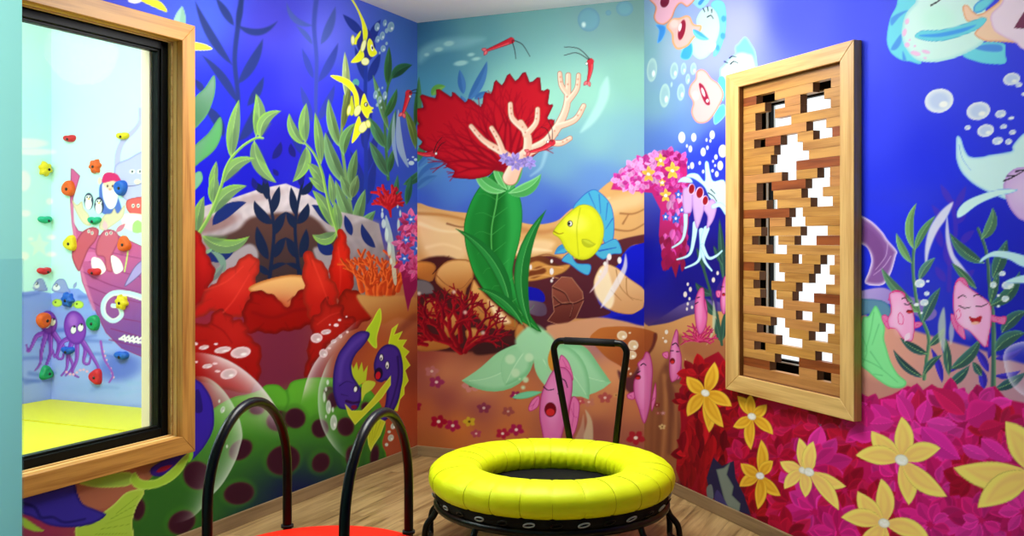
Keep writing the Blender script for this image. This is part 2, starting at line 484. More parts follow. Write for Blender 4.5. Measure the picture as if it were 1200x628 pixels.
def paint_left(p):
    p.bg([(235, 20, (62, 88, 215)), (240, 120, (26, 40, 212)), (300, 100, (34, 36, 185)), (330, 160, (28, 22, 165)), (290, 200, (18, 18, 170)),
          (240, 230, (14, 14, 195)), (320, 30, (62, 58, 178)), (360, 100, (55, 55, 205)), (390, 40, (98, 102, 225)), (400, 130, (38, 46, 218)),  # lighter points near the top hold part of the ceiling spot's glow
          (400, 210, (16, 20, 185)), (430, 50, (66, 88, 190)), (470, 40, (62, 102, 172)), (487, 110, (66, 118, 180)), (465, 165, (58, 86, 182)),
          (440, 225, (34, 54, 168)), (482, 225, (56, 86, 178)), (0, 60, (40, 60, 210)), (0, 250, (20, 30, 180)),
          (330, 400, (112, 34, 58)), (330, 440, (112, 34, 60)), (420, 400, (150, 60, 35)), (455, 360, (190, 120, 68)), (450, 420, (190, 96, 42)),
          (480, 440, (120, 50, 42)), (460, 470, (188, 84, 44)), (482, 480, (168, 70, 38)), (470, 540, (160, 76, 48)), (240, 420, (150, 30, 40)),
          (150, 580, (160, 92, 66)), (30, 600, (150, 40, 80)), (250, 560, (50, 110, 30)), (0, 628, (110, 60, 70))], 24, 1.7)
    # far, soft seaweed
    f1 = (28, 44, 98)
    for q in [((272, 76), (229, 2), 10, -.05), ((274, 30), (253, -3), 9, 0), ((278, 32), (284, -4), 7, 0), ((279, 30), (325, 25), 8, .22),
              ((279, 98), (308, 46), 12, .05), ((278, 120), (237, 65), 10, .05), ((290, 124), (309, 90), 10, .05), ((239, 108), (229, 93), 8, 0), ((262, 160), (236, 122), 12, .1), ((280, 165), (300, 120), 12, .1)]:
        p.leaf(q[0], q[1], q[2], q[3], f1, soft=1.6, alpha=.88)
    p.stroke([(283, -2), (279, 30), (275, 70), (279, 116), (276, 150)], 6, 5, f1, soft=1.8, alpha=.88)
    f2 = (64, 82, 150)
    for q in [((376, 52), (393, 8), 10, .04), ((373, 96), (396, 51), 10, .04), ((372, 142), (392, 100), 10, .04), ((366, 30), (336, 3), 7, -.2), ((366, 52), (347, 30), 6, .05),
              ((367, 92), (354, 57), 8, 0), ((366, 142), (352, 100), 9, 0)]:
        p.leaf(q[0], q[1], q[2], q[3], f2 if q[0][1] < 60 else (48, 62, 146), soft=1.3, alpha=.85)
    p.stroke([(371, -3), (368, 30), (371, 70), (370, 118), (371, 150)], 5.5, 4, (56, 70, 150), soft=1.6, alpha=.85)
    # navy plant between the angelfish
    n1 = (28, 44, 126)
    for q in [((426, 42), (402, 17), 10, 0), ((434, 52), (446, 23), 10, -.05), ((431, 96), (446, 62), 10, 0), ((429, 96), (416, 55), 9, 0), ((427, 175), (436, 130), 11, -.05),
              ((428, 205), (444, 150), 10, 0), ((427, 235), (410, 176), 11, .04), ((430, 240), (440, 185), 10, 0), ((418, 250), (405, 195), 10, 0), ((372, 190), (392, 140), 12, .05), ((352, 180), (342, 140), 11, 0)]:
        p.leaf(q[0], q[1], q[2], q[3], n1, soft=.9, alpha=.92)
    p.stroke([(429, 74), (428, 120), (429, 200), (427, 245)], 4, 5, (30, 50, 145), soft=.9)
    # olive sea plants on the right
    def olv(b, t, w, c, bend=0., e=None):
        p.leaf(b, t, w, bend, c, np.array(c)*.78, np.array(c)*1.25, edge=np.array(c)*1.22 if e is None else e)
        v = (t[0]-b[0], t[1]-b[1]); p.leaf((b[0]+v[0]*.05, b[1]+v[1]*.05), (b[0]+v[0]*.6, b[1]+v[1]*.6), w*.45, bend*.6, np.array(c)*.62, soft=1.4, alpha=.5)
    p.stroke([(462, 84), (454, 104), (451, 145), (455, 210)], 2.6, 3.6, (58, 106, 62))
    olv((453.5, 99), (456, 55), 9, (50, 98, 54)); olv((459, 92), (483, 76), 12, (40, 88, 58), -.12); olv((455, 152), (437, 88), 8, (92, 138, 88))
    olv((450, 138), (465, 104), 9, (52, 108, 58), .05); olv((451, 173), (432, 137), 12, (70, 126, 82)); olv((455, 207), (433, 166), 12, (70, 118, 82))
    olv((454, 178), (464, 128), 8, (62, 116, 84)); olv((455, 203), (461, 175), 8, (54, 104, 62)); olv((486, 150), (492, 90), 7, (46, 96, 52))
    olv((487, 174), (474, 128), 9, (96, 134, 62), .05); olv((473, 216), (499, 194), 10, (60, 112, 70), .1); olv((476, 240), (482, 206), 8, (50, 104, 70)); olv((462, 240), (466, 205), 7, (58, 110, 78))
    p.fill([(467, 128), (464, 150), (465, 172), (472, 188), (479, 196), (474, 176), (470, 152)], (164, 192, 196), alpha=.75)
    p.fill([(462, 132), (459, 152), (460, 175), (467, 196), (464, 172), (463, 150)], (158, 188, 200), alpha=.7)
    # olive yellow plant in the middle
    p.stroke([(404, 112), (400, 160), (403, 190), (408, 225), (415, 275), (417, 335)], 3, 5, (104, 140, 84))
    olv((407, 118), (404, 61), 9, (168, 188, 120)); olv((401, 152), (410, 98), 9, (104, 120, 62)); olv((399, 173), (385, 116), 12, (112, 152, 92), -.05)
    olv((405, 216), (381, 155), 15, (100, 140, 92), -.06); olv((403, 182), (417, 144), 12, (100, 146, 84), -.14); olv((411, 219), (418, 175), 11, (92, 130, 78), -.03)
    olv((418, 269), (393, 211), 14, (106, 146, 92), -.04); olv((412, 234), (399, 205), 11, (104, 140, 86)); olv((412, 232), (419, 205), 11, (98, 126, 78)); olv((417, 270), (428, 222), 13, (98, 138, 84), -.03)
    olv((418, 288), (440, 247), 16, (92, 138, 88), -.08)
    # grey rock arch
    p.fill([(226, 246), (250, 238), (276, 231), (302, 222), (335, 215), (352, 222), (366, 231), (384, 244), (402, 249), (425, 254), (444, 262), (452, 300), (448, 345), (226, 355)], (188, 178, 180), soft=.8, smooth=False,
           grad=((330, 225), (330, 330), (120, 108, 112)), tex=.05)
    for q in [(250, 262, 30, 9, (120, 84, 80)), (300, 232, 34, 5, (150, 130, 130)), (390, 262, 26, 8, (150, 138, 140)), (425, 268, 20, 9, (140, 128, 128))]:
        p.ell(q[0], q[1], q[2], q[3], q[4], -15, soft=3, alpha=.7)
    p.fill([(240, 282), (262, 276), (280, 268), (292, 256), (312, 251), (335, 249), (358, 251), (372, 258), (384, 272), (398, 282), (392, 315), (365, 335), (330, 332), (300, 336), (292, 318), (262, 300)], (78, 50, 44), soft=3.2,
           grad=((335, 252), (335, 325), (54, 38, 40)))
    p.fill([(250, 322), (268, 300), (290, 286), (301, 292), (300, 306), (276, 318), (252, 335)], (150, 142, 146), soft=2.2)
    p.fill([(367, 292), (380, 290), (392, 300), (404, 318), (396, 330), (376, 312)], (146, 138, 142), soft=2.2)
    # navy leaves in front of the arch
    nv = (14, 28, 58)
    for q in [((319, 250), (327.5, 218), 10, .0), ((320, 262), (298, 235), 12, -.12), ((314.5, 304), (301, 265), 12, -.05), ((315, 226), (296, 211), 9, -.1), ((313, 234), (310, 206), 9, 0),
              ((346, 252), (341, 219), 9, 0), ((348, 262), (361, 238), 11, .1), ((352, 302), (359, 268), 11, .04), ((352, 228), (366, 211), 9, .1), ((322, 275), (335, 248), 11, -.05), ((346, 268), (335, 248), 10, .05),
              ((322, 302), (335, 278), 11, -.06), ((346, 302), (335, 278), 11, .06), ((316, 317), (336, 309), 6, -.1), ((353, 317), (335, 309), 6, .1), ((316, 322), (300, 310), 8, 0), ((352, 322), (368, 310), 8, 0)]:
        p.leaf(q[0], q[1], q[2], q[3], nv)
    p.stroke([(311, 212), (318, 245), (321, 275), (316, 325)], 3, 4.5, nv); p.stroke([(355, 212), (348, 245), (346, 275), (351, 325)], 3, 4.5, nv)
    for q in [((249, 264), (289, 237), 15, -.1), ((239, 300), (277, 280), 22, .12), ((388, 264), (365, 240), 12, .1), ((392, 296), (373, 280), 16, -.1), ((440, 290), (424, 262), 10, -.1), ((412, 276), (404, 252), 9, 0)]:
        p.leaf(q[0], q[1], q[2], q[3], (18, 36, 98))
    for q in [((319, 186), (329, 166), 9, .1), ((311, 216), (306, 190), 10, .06), ((346, 184), (341, 168), 8, -.1), ((352, 218), (354, 190), 9, 0), ((300, 222), (296, 208), 7, 0), ((326, 206), (320, 198), 6, 0)]:
        p.leaf(q[0], q[1], q[2], q[3], (20, 22, 104), soft=.8)
    p.leaf((262, 320), (246, 294), 8, .2, (106, 140, 122)); p.leaf((243, 330), (262, 310), 9, .05, (110, 138, 124), (90, 110, 110)); p.leaf((240, 297), (250, 291), 4, 0, (110, 170, 130))
    # bright sea plants, mirrored left and right
    def brt(b, t, w, bend=0., c=(112, 152, 84)):
        p.leaf(b, t, w, bend, c, np.array(c)*(.84, .82, .98), (146, 186, 102), edge=np.array([130, 184, 64]))
        v = (t[0]-b[0], t[1]-b[1]); p.leaf((b[0]+v[0]*.05, b[1]+v[1]*.05), (b[0]+v[0]*.55, b[1]+v[1]*.55), w*.5, bend*.6, (74, 104, 70), soft=1.6, alpha=.5)
    def stem(pts, w=4.5): p.stroke(pts, w, w*.6, (104, 150, 70), hi=(160, 205, 92))
    brt((271, 185), (280, 117), 15, -.03); brt((300, 160), (300, 110), 15, .08); brt((305, 162), (329.5, 130), 13, -.22); brt((298, 165), (324, 214), 15, .14); brt((262, 214), (299, 186), 15, -.18); brt((247, 224), (253.5, 189), 10, 0)
    brt((250, 250), (289, 218), 16, -.16); brt((249, 238), (252, 203), 13, 0); brt((230, 275), (239, 230), 14, -.05); brt((237, 276), (292, 277), 17, .22)
    stem([(231, 277), (246, 252), (258, 222), (265, 197), (273, 183), (286, 170), (300, 162), (308, 162)])
    brt((356, 169), (339, 133), 11, -.12); brt((358, 167), (359, 121), 13, -.05); brt((359, 172), (343, 213), 14, -.12); brt((376, 192), (369, 132), 11, .02); brt((379, 216), (360, 191), 13, .06); brt((390, 240), (386, 204), 9, .03)
    brt((390, 266), (366, 223), 14, .08); brt((397, 270), (392, 236), 11, .02); brt((394, 272), (366, 275), 14, -.24); brt((382, 226), (362, 208), 10, .05)
    stem([(397, 276), (389, 252), (382, 224), (377, 200), (368, 180), (357, 167)], 4)
    # pale leaves behind the window frame
    p.fill([(251, 88), (252, 108), (245, 130), (236, 143), (226, 150), (226, 119), (240, 103)], (104, 144, 120), edge=(80, 136, 90), ew=3, grad=((250, 95), (228, 140), (70, 120, 84)))
    p.fill([(258, 137), (260, 156), (252, 175), (236, 189), (226, 195), (226, 174), (244, 156)], (94, 138, 112), edge=(74, 132, 84), ew=3, grad=((228, 160), (250, 170), (80, 152, 90)))
    p.fill([(235, 201), (237, 212), (226, 224), (226, 206)], (108, 166, 128), edge=(90, 160, 100), ew=2)
    p.leaf((208, 40), (213.5, 7), 14, 0, (146, 192, 176), (126, 176, 150))
    p.fill([(226, 50), (238, 51), (249, 57), (240, 59), (226, 58)], (222, 232, 60), edge=(240, 240, 110), ew=1.5)
    p.fill([(150, -8), (172, -2), (188, 2), (196, 14), (182, 9), (165, 1)], (230, 225, 40)); p.ell(158, 0, 8, 4, (240, 240, 230))
    # red leafy corals
    def red(pts, c=(200, 32, 20), dk=(140, 8, 8), g=None):
        P = spline(pts, 6, True); T = np.roll(P, -1, 0)-np.roll(P, 1, 0); T /= np.hypot(T[:, 0], T[:, 1])[:, None]+1e-6
        S = np.concatenate([[0], np.cumsum(np.hypot(*np.diff(P, axis=0).T))])
        P = P+np.stack([T[:, 1], -T[:, 0]], 1)*(1.5*np.sin(S/4.6)+.9*np.sin(S/2.3+1))[:, None]
        c = np.array(c)*.9
        p.fill(P, c, smooth=False, edge=c*.72, ew=6, grad=g or ((0, min(q[1] for q in pts)), (0, max(q[1] for q in pts)+5), dk))
        m = P.mean(0)
        for i in range(4, len(P), 13):          # frills running in from the outline
            p.stroke([tuple(P[i]*.96+m*.04), tuple(P[i]*.6+m*.4)], 1.8, .6, c*.68, soft=1.4, alpha=.5)
        p.ell(m[0], m[1]-4, (P[:, 0].max()-P[:, 0].min())*.3, (P[:, 1].max()-P[:, 1].min())*.25, np.minimum(255, c*1.12+10), glow=True, alpha=.4)
    red([(226, 276), (238, 280), (241, 297), (250, 308), (250, 325), (240, 348), (226, 360)], (186, 18, 14))
    red([(226, 372), (236, 348), (260, 322), (278, 307), (294, 297), (302, 304), (303, 320), (298, 336), (294, 352), (288, 366), (274, 374), (252, 366)], (212, 48, 34), (176, 20, 16))
    p.fill([(291, 338), (308, 329), (340, 322), (364, 326), (364, 340), (350, 350), (337, 360), (325, 352), (303, 346)], (222, 172, 104), grad=((337, 322), (337, 358), (196, 130, 80)), edge=(182, 110, 50), ew=4)
    red([(293, 346), (303, 341), (315, 342), (325, 351), (336, 358), (345, 348), (354, 337), (364, 340), (366, 378), (345, 386), (330, 390), (310, 390), (288, 388), (284, 370)], (160, 10, 6), (140, 6, 4))
    p.stroke([(296, 366), (320, 372), (345, 364), (362, 362)], 3, 3, (118, 4, 8), soft=3, alpha=.7)
    red([(226, 384), (240, 380), (252, 366), (262, 362), (271, 370), (273, 376), (284, 374), (290, 384), (289, 391), (300, 399), (306, 414), (304, 440), (288, 460), (226, 440)], (184, 24, 18), (150, 10, 10))
    p.stroke([(249, 380), (262, 388), (272, 402)], 2, 1, (120, 6, 10), soft=1.5, alpha=.7)
    red([(390, 300), (394, 275), (401, 270), (408, 284), (410, 308), (414, 330), (412, 348), (400, 354), (384, 340), (386, 318)], (222, 32, 16), (178, 14, 8))
    red([(356, 302), (364, 295), (378, 309), (388, 325), (397, 345), (392, 362), (376, 374), (362, 372), (356, 350)], (214, 44, 26), (170, 16, 12))
    red([(398, 352), (404, 340), (414, 338), (424, 348), (432, 360), (438, 368), (428, 378), (408, 388), (388, 392)], (170, 26, 12), (150, 16, 8))
    red([(358, 442), (359, 420), (364, 392), (366, 372), (374, 364), (379, 352), (385, 348), (388, 356), (396, 358), (402, 358), (404, 368), (416, 374), (412, 386), (388, 402), (370, 424)], (182, 26, 18), (158, 14, 10))
    for q in [[(240, 340), (265, 330), (285, 312)], [(262, 366), (275, 350), (292, 322)], [(366, 305), (376, 330), (384, 352)], [(396, 290), (399, 318), (398, 342)], [(372, 380), (386, 370), (398, 366)]]:
        p.stroke(q, 1.6, .6, (236, 80, 60), soft=1.4, alpha=.45)
    # orange branching coral
    for i, (x, y, a, L, w) in enumerate([(424, 340, -104, 17, 7.5), (432, 344, -96, 20, 8), (440, 344, -88, 20, 8), (450, 342, -80, 18, 8), (460, 343, -76, 18, 7.5), (445, 348, -92, 14, 8), (434, 348, -100, 12, 8), (466, 340, -68, 14, 6), (455, 348, -84, 14, 7.5)]):
        p.coral(x, y, a, L, w, (186, 58, 22), (230, 104, 40), 11+i, depth=3, spread=26)
    # sandy shelf, pink star flowers by the corner
    p.fill([(418, 346), (440, 347), (488, 349), (488, 376), (466, 372), (446, 380), (430, 366)], (196, 142, 78), soft=2, grad=((440, 345), (450, 385), (170, 92, 42)))
    p.stroke([(486, 372), (468, 390), (456, 420)], 10, 4, (116, 50, 40), soft=4, alpha=.55)
    # green spotted hill
    hill = [(120, 640), (150, 594), (175, 562), (205, 528), (228, 500), (250, 479), (272, 466), (290, 462), (304, 457), (312, 451), (326, 451), (335, 457), (341, 448), (352, 444), (374, 442), (400, 444), (428, 452), (446, 474), (452, 500), (448, 520), (453, 545), (440, 640)]
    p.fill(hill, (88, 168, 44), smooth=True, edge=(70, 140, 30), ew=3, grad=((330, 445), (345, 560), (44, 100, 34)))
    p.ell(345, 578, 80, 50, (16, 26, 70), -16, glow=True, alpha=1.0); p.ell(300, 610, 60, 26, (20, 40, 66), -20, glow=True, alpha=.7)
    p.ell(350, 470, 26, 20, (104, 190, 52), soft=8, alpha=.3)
    p.stroke([(336, 458), (338, 470), (333, 482)], 3, 1, (50, 120, 30), soft=2, alpha=.6)
    for q in [(300, 479, 9, 6, 0), (326, 492, 15, 12, -10), (345, 489, 12, 12, -30), (331, 538, 20, 17, -25), (281, 526, 15, 11, -35), (279, 577, 18, 13, -12), (230, 556, 16, 17, -30), (385, 459, 7, 7, 0),
              (374, 501, 10, 11, 0), (404, 499, 10, 11, 0), (389, 468, 7, 9, 0), (375, 541, 10, 12, 30), (412, 534, 8, 13, 0), (438, 533, 5, 13, 8), (427, 503, 5, 6, 0), (212, 611, 17, 13, -30), (161, 596, 8, 13, 10), (428, 476, 6, 6, 0)]:
        p.ell(q[0], q[1], q[2]+4, q[3]+4, (58, 118, 34), q[4], soft=3, alpha=.5)
        p.ell(q[0]+1, q[1]+1, q[2], q[3], (54, 16, 34), q[4], soft=1.6, edge=(74, 30, 44), ew=3)
    # big soap bubbles
    wh = (232, 224, 226)
    b1o = [(228, 413), (262, 420), (290, 437), (312, 460), (326, 484), (330, 515), (322, 560), (290, 610), (225, 640), (170, 610), (140, 540), (150, 460), (190, 420)]
    p.rim(b1o, wh, 19, .95, lo=-110, hi=10)
    b1i = [(228, 441), (246, 444), (264, 460), (278, 484), (284, 508), (281, 524), (275, 542), (262, 565), (248, 581), (222, 608), (180, 610), (150, 560), (150, 490), (190, 446)]
    p.rim(b1i, (206, 226, 206), 13, .85, lo=-100, hi=110)
    b2o = [(432, 374), (404, 388), (384, 406), (366, 430), (356, 458), (349, 500), (360, 540), (400, 560), (460, 540), (490, 480), (480, 410)]
    p.rim(b2o, wh, 8, .85, lo=165, hi=285)
    b2i = [(404, 402), (388, 418), (379, 436), (373, 458), (374, 487), (382, 510), (397, 530), (415, 541), (446, 538), (470, 505), (476, 450), (462, 404), (432, 384)]
    p.rim(b2i, (200, 224, 206), 6, .8, lo=90, hi=250)
    for q in [(282, 413, 12, 6.5, -10), (261, 410, 10, 3.6, -10), (239, 407, 6, 2.4, -10), (253, 403, 2.4, 1.2, 0), (229, 403, 3, 1.8, 0), (268, 438, 10, 6, -15), (243, 429, 6, 2.6, -10), (252, 426, 3, 1.4, 0), (255, 435, 3.4, 1.3, 0), (230, 424, 2, 1.2, 0),
              (371, 396, 7, 5.6, -10), (382, 389, 6, 3, -10), (394, 381, 3, 2, 0), (386.5, 380.5, 1.2, 1, 0), (406, 371, 1.2, 1, 0), (379, 414, 5, 5, 0), (391, 400, 3.5, 2.2, -20), (399, 394, 2.2, 2.2, 0), (407, 389, 1.6, 1.4, 0), (386, 408, 2, 1.2, 0), (398, 375, 2, 1.4, 0),
              (260, 513, 4.5, 9, 5), (268, 498, 2.2, 6, 5), (266, 523, 1.2, 2, 0), (252, 541, 4, 9, 0), (261, 480, 2.5, 4, 20), (257, 470, 1.2, 2, 0), (385, 477, 3, 8, 0), (391, 495, 4, 9, 0), (380, 465, 1.6, 6, 0), (384, 448, 1.6, 3, 0), (390, 480, 1.3, 3, 0), (382, 456, 1.3, 2.5, 0), (382, 488, 1, 2, 0),
              (461, 499, 3, 4, 20), (458, 513, 3.4, 4, 20), (456, 506, 2, 1.6, 0), (453, 521, 2, 2, 0)]:
        c = (240, 214, 218) if q[1] < 440 else (206, 226, 208)
        p.bubble(q[0], q[1], q[2], q[3], q[4], c, np.array(c)*.86)
    # violet fish curled beside each other
    pu, pd = (66, 40, 140), (34, 22, 100)
    fy = (196, 206, 44)
    p.fill([(445, 361), (447, 374), (442, 394), (441.5, 408), (434, 403), (428, 390), (436, 376)], (172, 206, 40), edge=(206, 226, 60), ew=2)
    p.fill([(411, 424), (414, 432), (418, 424), (420, 434), (424, 424), (426, 436), (431, 428), (429, 446), (420, 452), (413, 444)], (176, 196, 40), smooth=False)
    p.fill([(432, 389), (422, 388), (412, 394), (404, 404), (396, 416), (391, 434), (390, 455), (392.5, 468), (397, 478), (406, 480), (415, 481), (420.5, 476), (424, 459), (419, 449), (413.5, 440), (412, 427), (417, 415), (425, 406), (432.5, 395)], pu, edge=pd, ew=4)
    p.stroke([(426, 394), (412, 406), (401, 424), (398, 446)], 5, 5, (84, 58, 160), soft=2.5, alpha=.8)
    p.stroke([(406, 470), (414, 472), (421, 471)], 3.4, 2.4, (40, 14, 70)); p.ell(415, 477, 3.5, 2.5, (120, 16, 50))
    p.stroke([(398, 452), (406, 447), (414, 449)], 1.2, .6, (30, 18, 90)); p.stroke([(400, 462), (408, 464)], 1.0, .5, (30, 18, 90))
    p.ell(417, 455.5, 2.8, 4.2, (20, 14, 40), 10); p.ell(416.6, 456, 1.9, 3.2, (240, 240, 236), 10); p.ell(423.5, 457, 1.2, 3.4, (20, 14, 40))
    p.fill([(455, 402), (459, 385), (467, 379), (462, 392), (472, 388), (467, 398), (477, 398), (472, 406), (480, 412), (475, 418), (481, 428), (475, 434), (479, 446), (474, 454), (474, 462), (469, 468), (466, 482), (460, 480), (463, 440), (466, 415)], (192, 216, 34), smooth=False, edge=(216, 232, 70), ew=1.6)
    p.fill([(440, 442), (438, 427), (443, 412), (452, 404), (461, 404), (468, 410), (472, 426), (472, 444), (470, 455), (467, 469), (462, 480), (454, 491), (444, 496), (441, 493), (444, 488), (451, 476), (453, 459), (453, 446), (447, 448), (441, 446)], pu, edge=pd, ew=4)
    p.stroke([(466, 418), (467, 440), (462, 462), (456, 480)], 2.2, 1, (30, 20, 84), soft=1.2, alpha=.9)
    p.ell(443.5, 438, 5, 7.5, (26, 14, 50), 12); p.ell(443, 440, 3, 4.6, (196, 22, 40), 12)
    for q in [(447, 419, 1.9, 3.6), (454, 428, 1.9, 4.2)]:
        p.ell(q[0], q[1], q[2]+.9, q[3]+.9, (22, 16, 50)); p.ell(q[0]-.2, q[1], q[2], q[3], (244, 244, 240)); p.ell(q[0]-.4, q[1]+1.2, .8, 1.4, (20, 16, 30))
    p.fill([(404, 473), (412, 481), (424, 481), (436, 468), (446, 455), (458, 440), (458, 451), (448, 466), (436, 478), (424, 490), (416, 498), (408, 486)], fy, smooth=False, edge=(214, 222, 80), ew=2)
    p.fill([(428, 497), (440, 488), (452, 494), (446, 510), (438, 522), (434.5, 529), (431.5, 521), (430, 508)], fy, smooth=False, edge=(216, 224, 90), ew=2)
    for k in range(4): p.stroke([(434+k*4, 494), (433+k*2, 522-k*3)], .7, .4, (150, 160, 20), alpha=.8)
    p.fill([(424, 452), (430, 446), (440, 448), (436, 456), (428, 462), (424, 470)], (190, 204, 60))
    # the blue fish half behind the window frame and its fins below it
    p.fill([(216, 446), (232, 446), (241, 455), (248, 468), (251, 486), (250, 502), (244, 516), (234, 530), (222, 540), (214, 530)], (50, 30, 158), edge=(40, 24, 124), ew=4)
    p.fill([(227, 462), (232, 456), (236, 466), (237, 482), (228, 482)], (34, 20, 110)); p.leaf((220, 542), (226, 528), 6, 0, (120, 190, 40))
    p.fill([(84, 572), (110, 552), (150, 548), (170, 560), (150, 580), (120, 596), (92, 590)], (164, 98, 72), smooth=True)
    p.fill([(92, 565), (112, 557), (150, 553), (158, 562), (146, 570), (112, 571)], (150, 186, 70), edge=(180, 206, 90), ew=3)
    p.fill([(176, 550), (188, 541), (206, 533), (220, 530), (212, 545), (196, 556), (180, 558)], (48, 22, 128), edge=(30, 12, 90), ew=2)
    p.leaf((183, 553), (202, 545), 6, 0, (150, 20, 50))
    p.fill([(222, 530), (216, 548), (202, 563), (182, 572), (162, 573), (152, 563), (158, 553), (166, 562), (184, 561), (200, 550), (212, 538)], (158, 202, 60), edge=(184, 220, 90), ew=2.5)
    p.fill([(88, 619), (112, 606), (132, 592), (148, 577), (165, 573), (169, 578), (160, 594), (155, 612), (153, 640), (100, 640)], (164, 200, 66), edge=(190, 216, 100), ew=3)
    for k in range(5): p.stroke([(112+k*6, 626-k*6), (150+k*3, 625-k*11)], .8, .5, (110, 150, 30), alpha=.7)
    p.fill([(20, 578), (60, 574), (86, 566), (90, 576), (97, 590), (112, 597), (124, 602), (118, 609), (104, 615), (84, 618), (60, 616), (38, 606), (20, 598)], (50, 40, 150), edge=(32, 24, 112), ew=4)
    p.stroke([(20, 588), (40, 594), (48, 606), (62, 606), (76, 612), (100, 608)], 4, 2, (28, 22, 100), soft=1.2)
    p.leaf((20, 603), (52, 622), 9, .1, (150, 190, 60))
    # angelfish
    yl, ye = (226, 230, 34), (236, 238, 90)
    def eye(x, y, r=2.): p.ell(x, y, r+.8, r*1.25+.8, (20, 20, 40)); p.ell(x, y, r, r*1.25, (245, 245, 240)); p.ell(x+.5, y+.3, r*.45, r*.6, (20, 20, 30))
    for q in [(442, 31.5, 3, 5), (451, 27, 2.2, 4), (458, 31.5, 4, 6), (453, 36, 2, 3), (448, 42, 3, 5), (442.5, 46, 2.5, 4), (449, 57, 3, 4), (453, 51, 1.5, 2), (445, 62, 1.2, 1.6), (440, 111, 2.5, 5), (445, 117, 2.5, 4.5), (451, 112, 2.5, 5), (444, 105, 1.2, 2), (448, 103, 1, 1.5), (442, 123, 1.6, 2.2), (447, 126, 1, 1.4)]:
        p.bubble(q[0], q[1], q[2], q[3], 8, (150, 184, 190), (122, 160, 178), alpha=.9)
    p.ell(417, 97, 4, 4.6, (84, 160, 146))
    p.fill([(423, 36), (421, 45), (418, 52), (413.5, 50), (418.5, 41)], yl)
    p.fill([(431, 34), (437, 45), (440, 56), (436, 68), (430, 70), (422, 62), (418, 50), (424, 40)], (38, 40, 126))
    p.fill([(433, 45), (436.5, 49), (438, 55), (442, 62), (437, 66.5), (433, 65), (430.5, 58), (430.5, 50)], yl, edge=ye, ew=1.5)
    p.fill([(411, 73), (419, 63), (423, 57), (426, 61), (426.5, 67), (421, 72.5)], yl, edge=ye, ew=1.5)
    p.fill([(409, -4), (414, 0), (421, 12), (428, 27), (431, 38), (429.5, 47), (426, 49), (425, 38), (423, 24), (417, 9)], yl, edge=ye, ew=1.2)
    for q in [(413.5, 47, 2.4, 6, 0), (426, 53.5, 2.8, 8.5, 15), (428, 72, 4.8, 4.6, 0)]: p.ell(q[0], q[1], q[2], q[3], (232, 236, 170), q[4], edge=(190, 196, 60), ew=1)
    p.fill([(435, 52), (437.5, 55), (437, 60), (434.6, 57)], (245, 245, 240)); p.ell(436.4, 56, .9, 1.8, (20, 20, 40))
    p.fill([(412, 112), (416, 118), (414, 134), (410, 134), (410, 122)], (190, 200, 40))
    p.fill([(416, 99), (424, 106), (429, 112), (430, 128), (428, 140), (421, 140), (416, 128), (413, 110)], (40, 38, 124))
    p.fill([(427, 109.5), (430.5, 118), (433.5, 124), (438, 126.5), (435.5, 129), (437, 131.5), (433.5, 133), (431, 139), (426, 134), (422.5, 125), (424, 115)], yl, edge=ye, ew=1.5)
    p.fill([(421, 136), (424, 148), (422, 157), (412.5, 168), (414, 155), (417, 143)], yl, edge=ye, ew=1.5)
    p.fill([(387, 88.5), (398, 89), (411, 95), (418, 106), (421, 117), (420, 128), (416, 126), (414, 111), (409, 104), (402, 98), (394, 94)], yl, edge=ye, ew=1.5)
    for q in [(419, 129.5, 4, 7.2, 20), (425.5, 149, 4.8, 7.5, 30), (431.5, 145, 3, 5, -10), (409, 129, 2.4, 7, 10)]: p.ell(q[0], q[1], q[2], q[3], (232, 236, 150), q[4], edge=(190, 200, 50), ew=1.2)
    eye(429, 122.5, 1.4)
    # little red coral sprig, bubbles rising past it
    for i, (a, L) in enumerate([(-118, 12), (-92, 13), (-66, 12), (-150, 9), (-30, 9)]): p.coral(456, 243, a, L, 6.5, (168, 14, 24), (206, 44, 46), 40+i, depth=2, spread=30)
    p.stroke([(456, 240), (458, 254)], 5, 2, (176, 14, 24))
    p.fill([(452, 252), (458, 268), (462, 290), (465, 330), (461, 330), (457, 298), (452, 275)], (196, 220, 200), alpha=.75)
    for q in [(448, 252, 1.6, 4), (449.5, 262, 2.4, 5.5), (453, 275, 2.2, 8), (456, 292, 2.2, 8), (448, 246, 1, 2), (467, 264, 1.6, 8), (469, 250, 1.2, 4), (466, 242, 1, 2), (458, 306, 1.6, 4)]: p.ell(q[0], q[1], q[2], q[3], (206, 226, 214), alpha=.85)
    p.shrimp((479, 109), (476, 121), (472.5, 132), [[(480, 108), (487, 105), (494, 106)], [(480, 109), (488, 109), (497, 111)]], (480.5, 113))
    for q in [(482, 191, 3.4, 2.6), (487, 187, 2, 1.6), (493, 189, 2.4, 1.6), (484, 184, 1.4, 1), (478, 187, 1, 1)]: p.ell(q[0], q[1], q[2], q[3], (190, 220, 220))
    corner_bouquet(p)

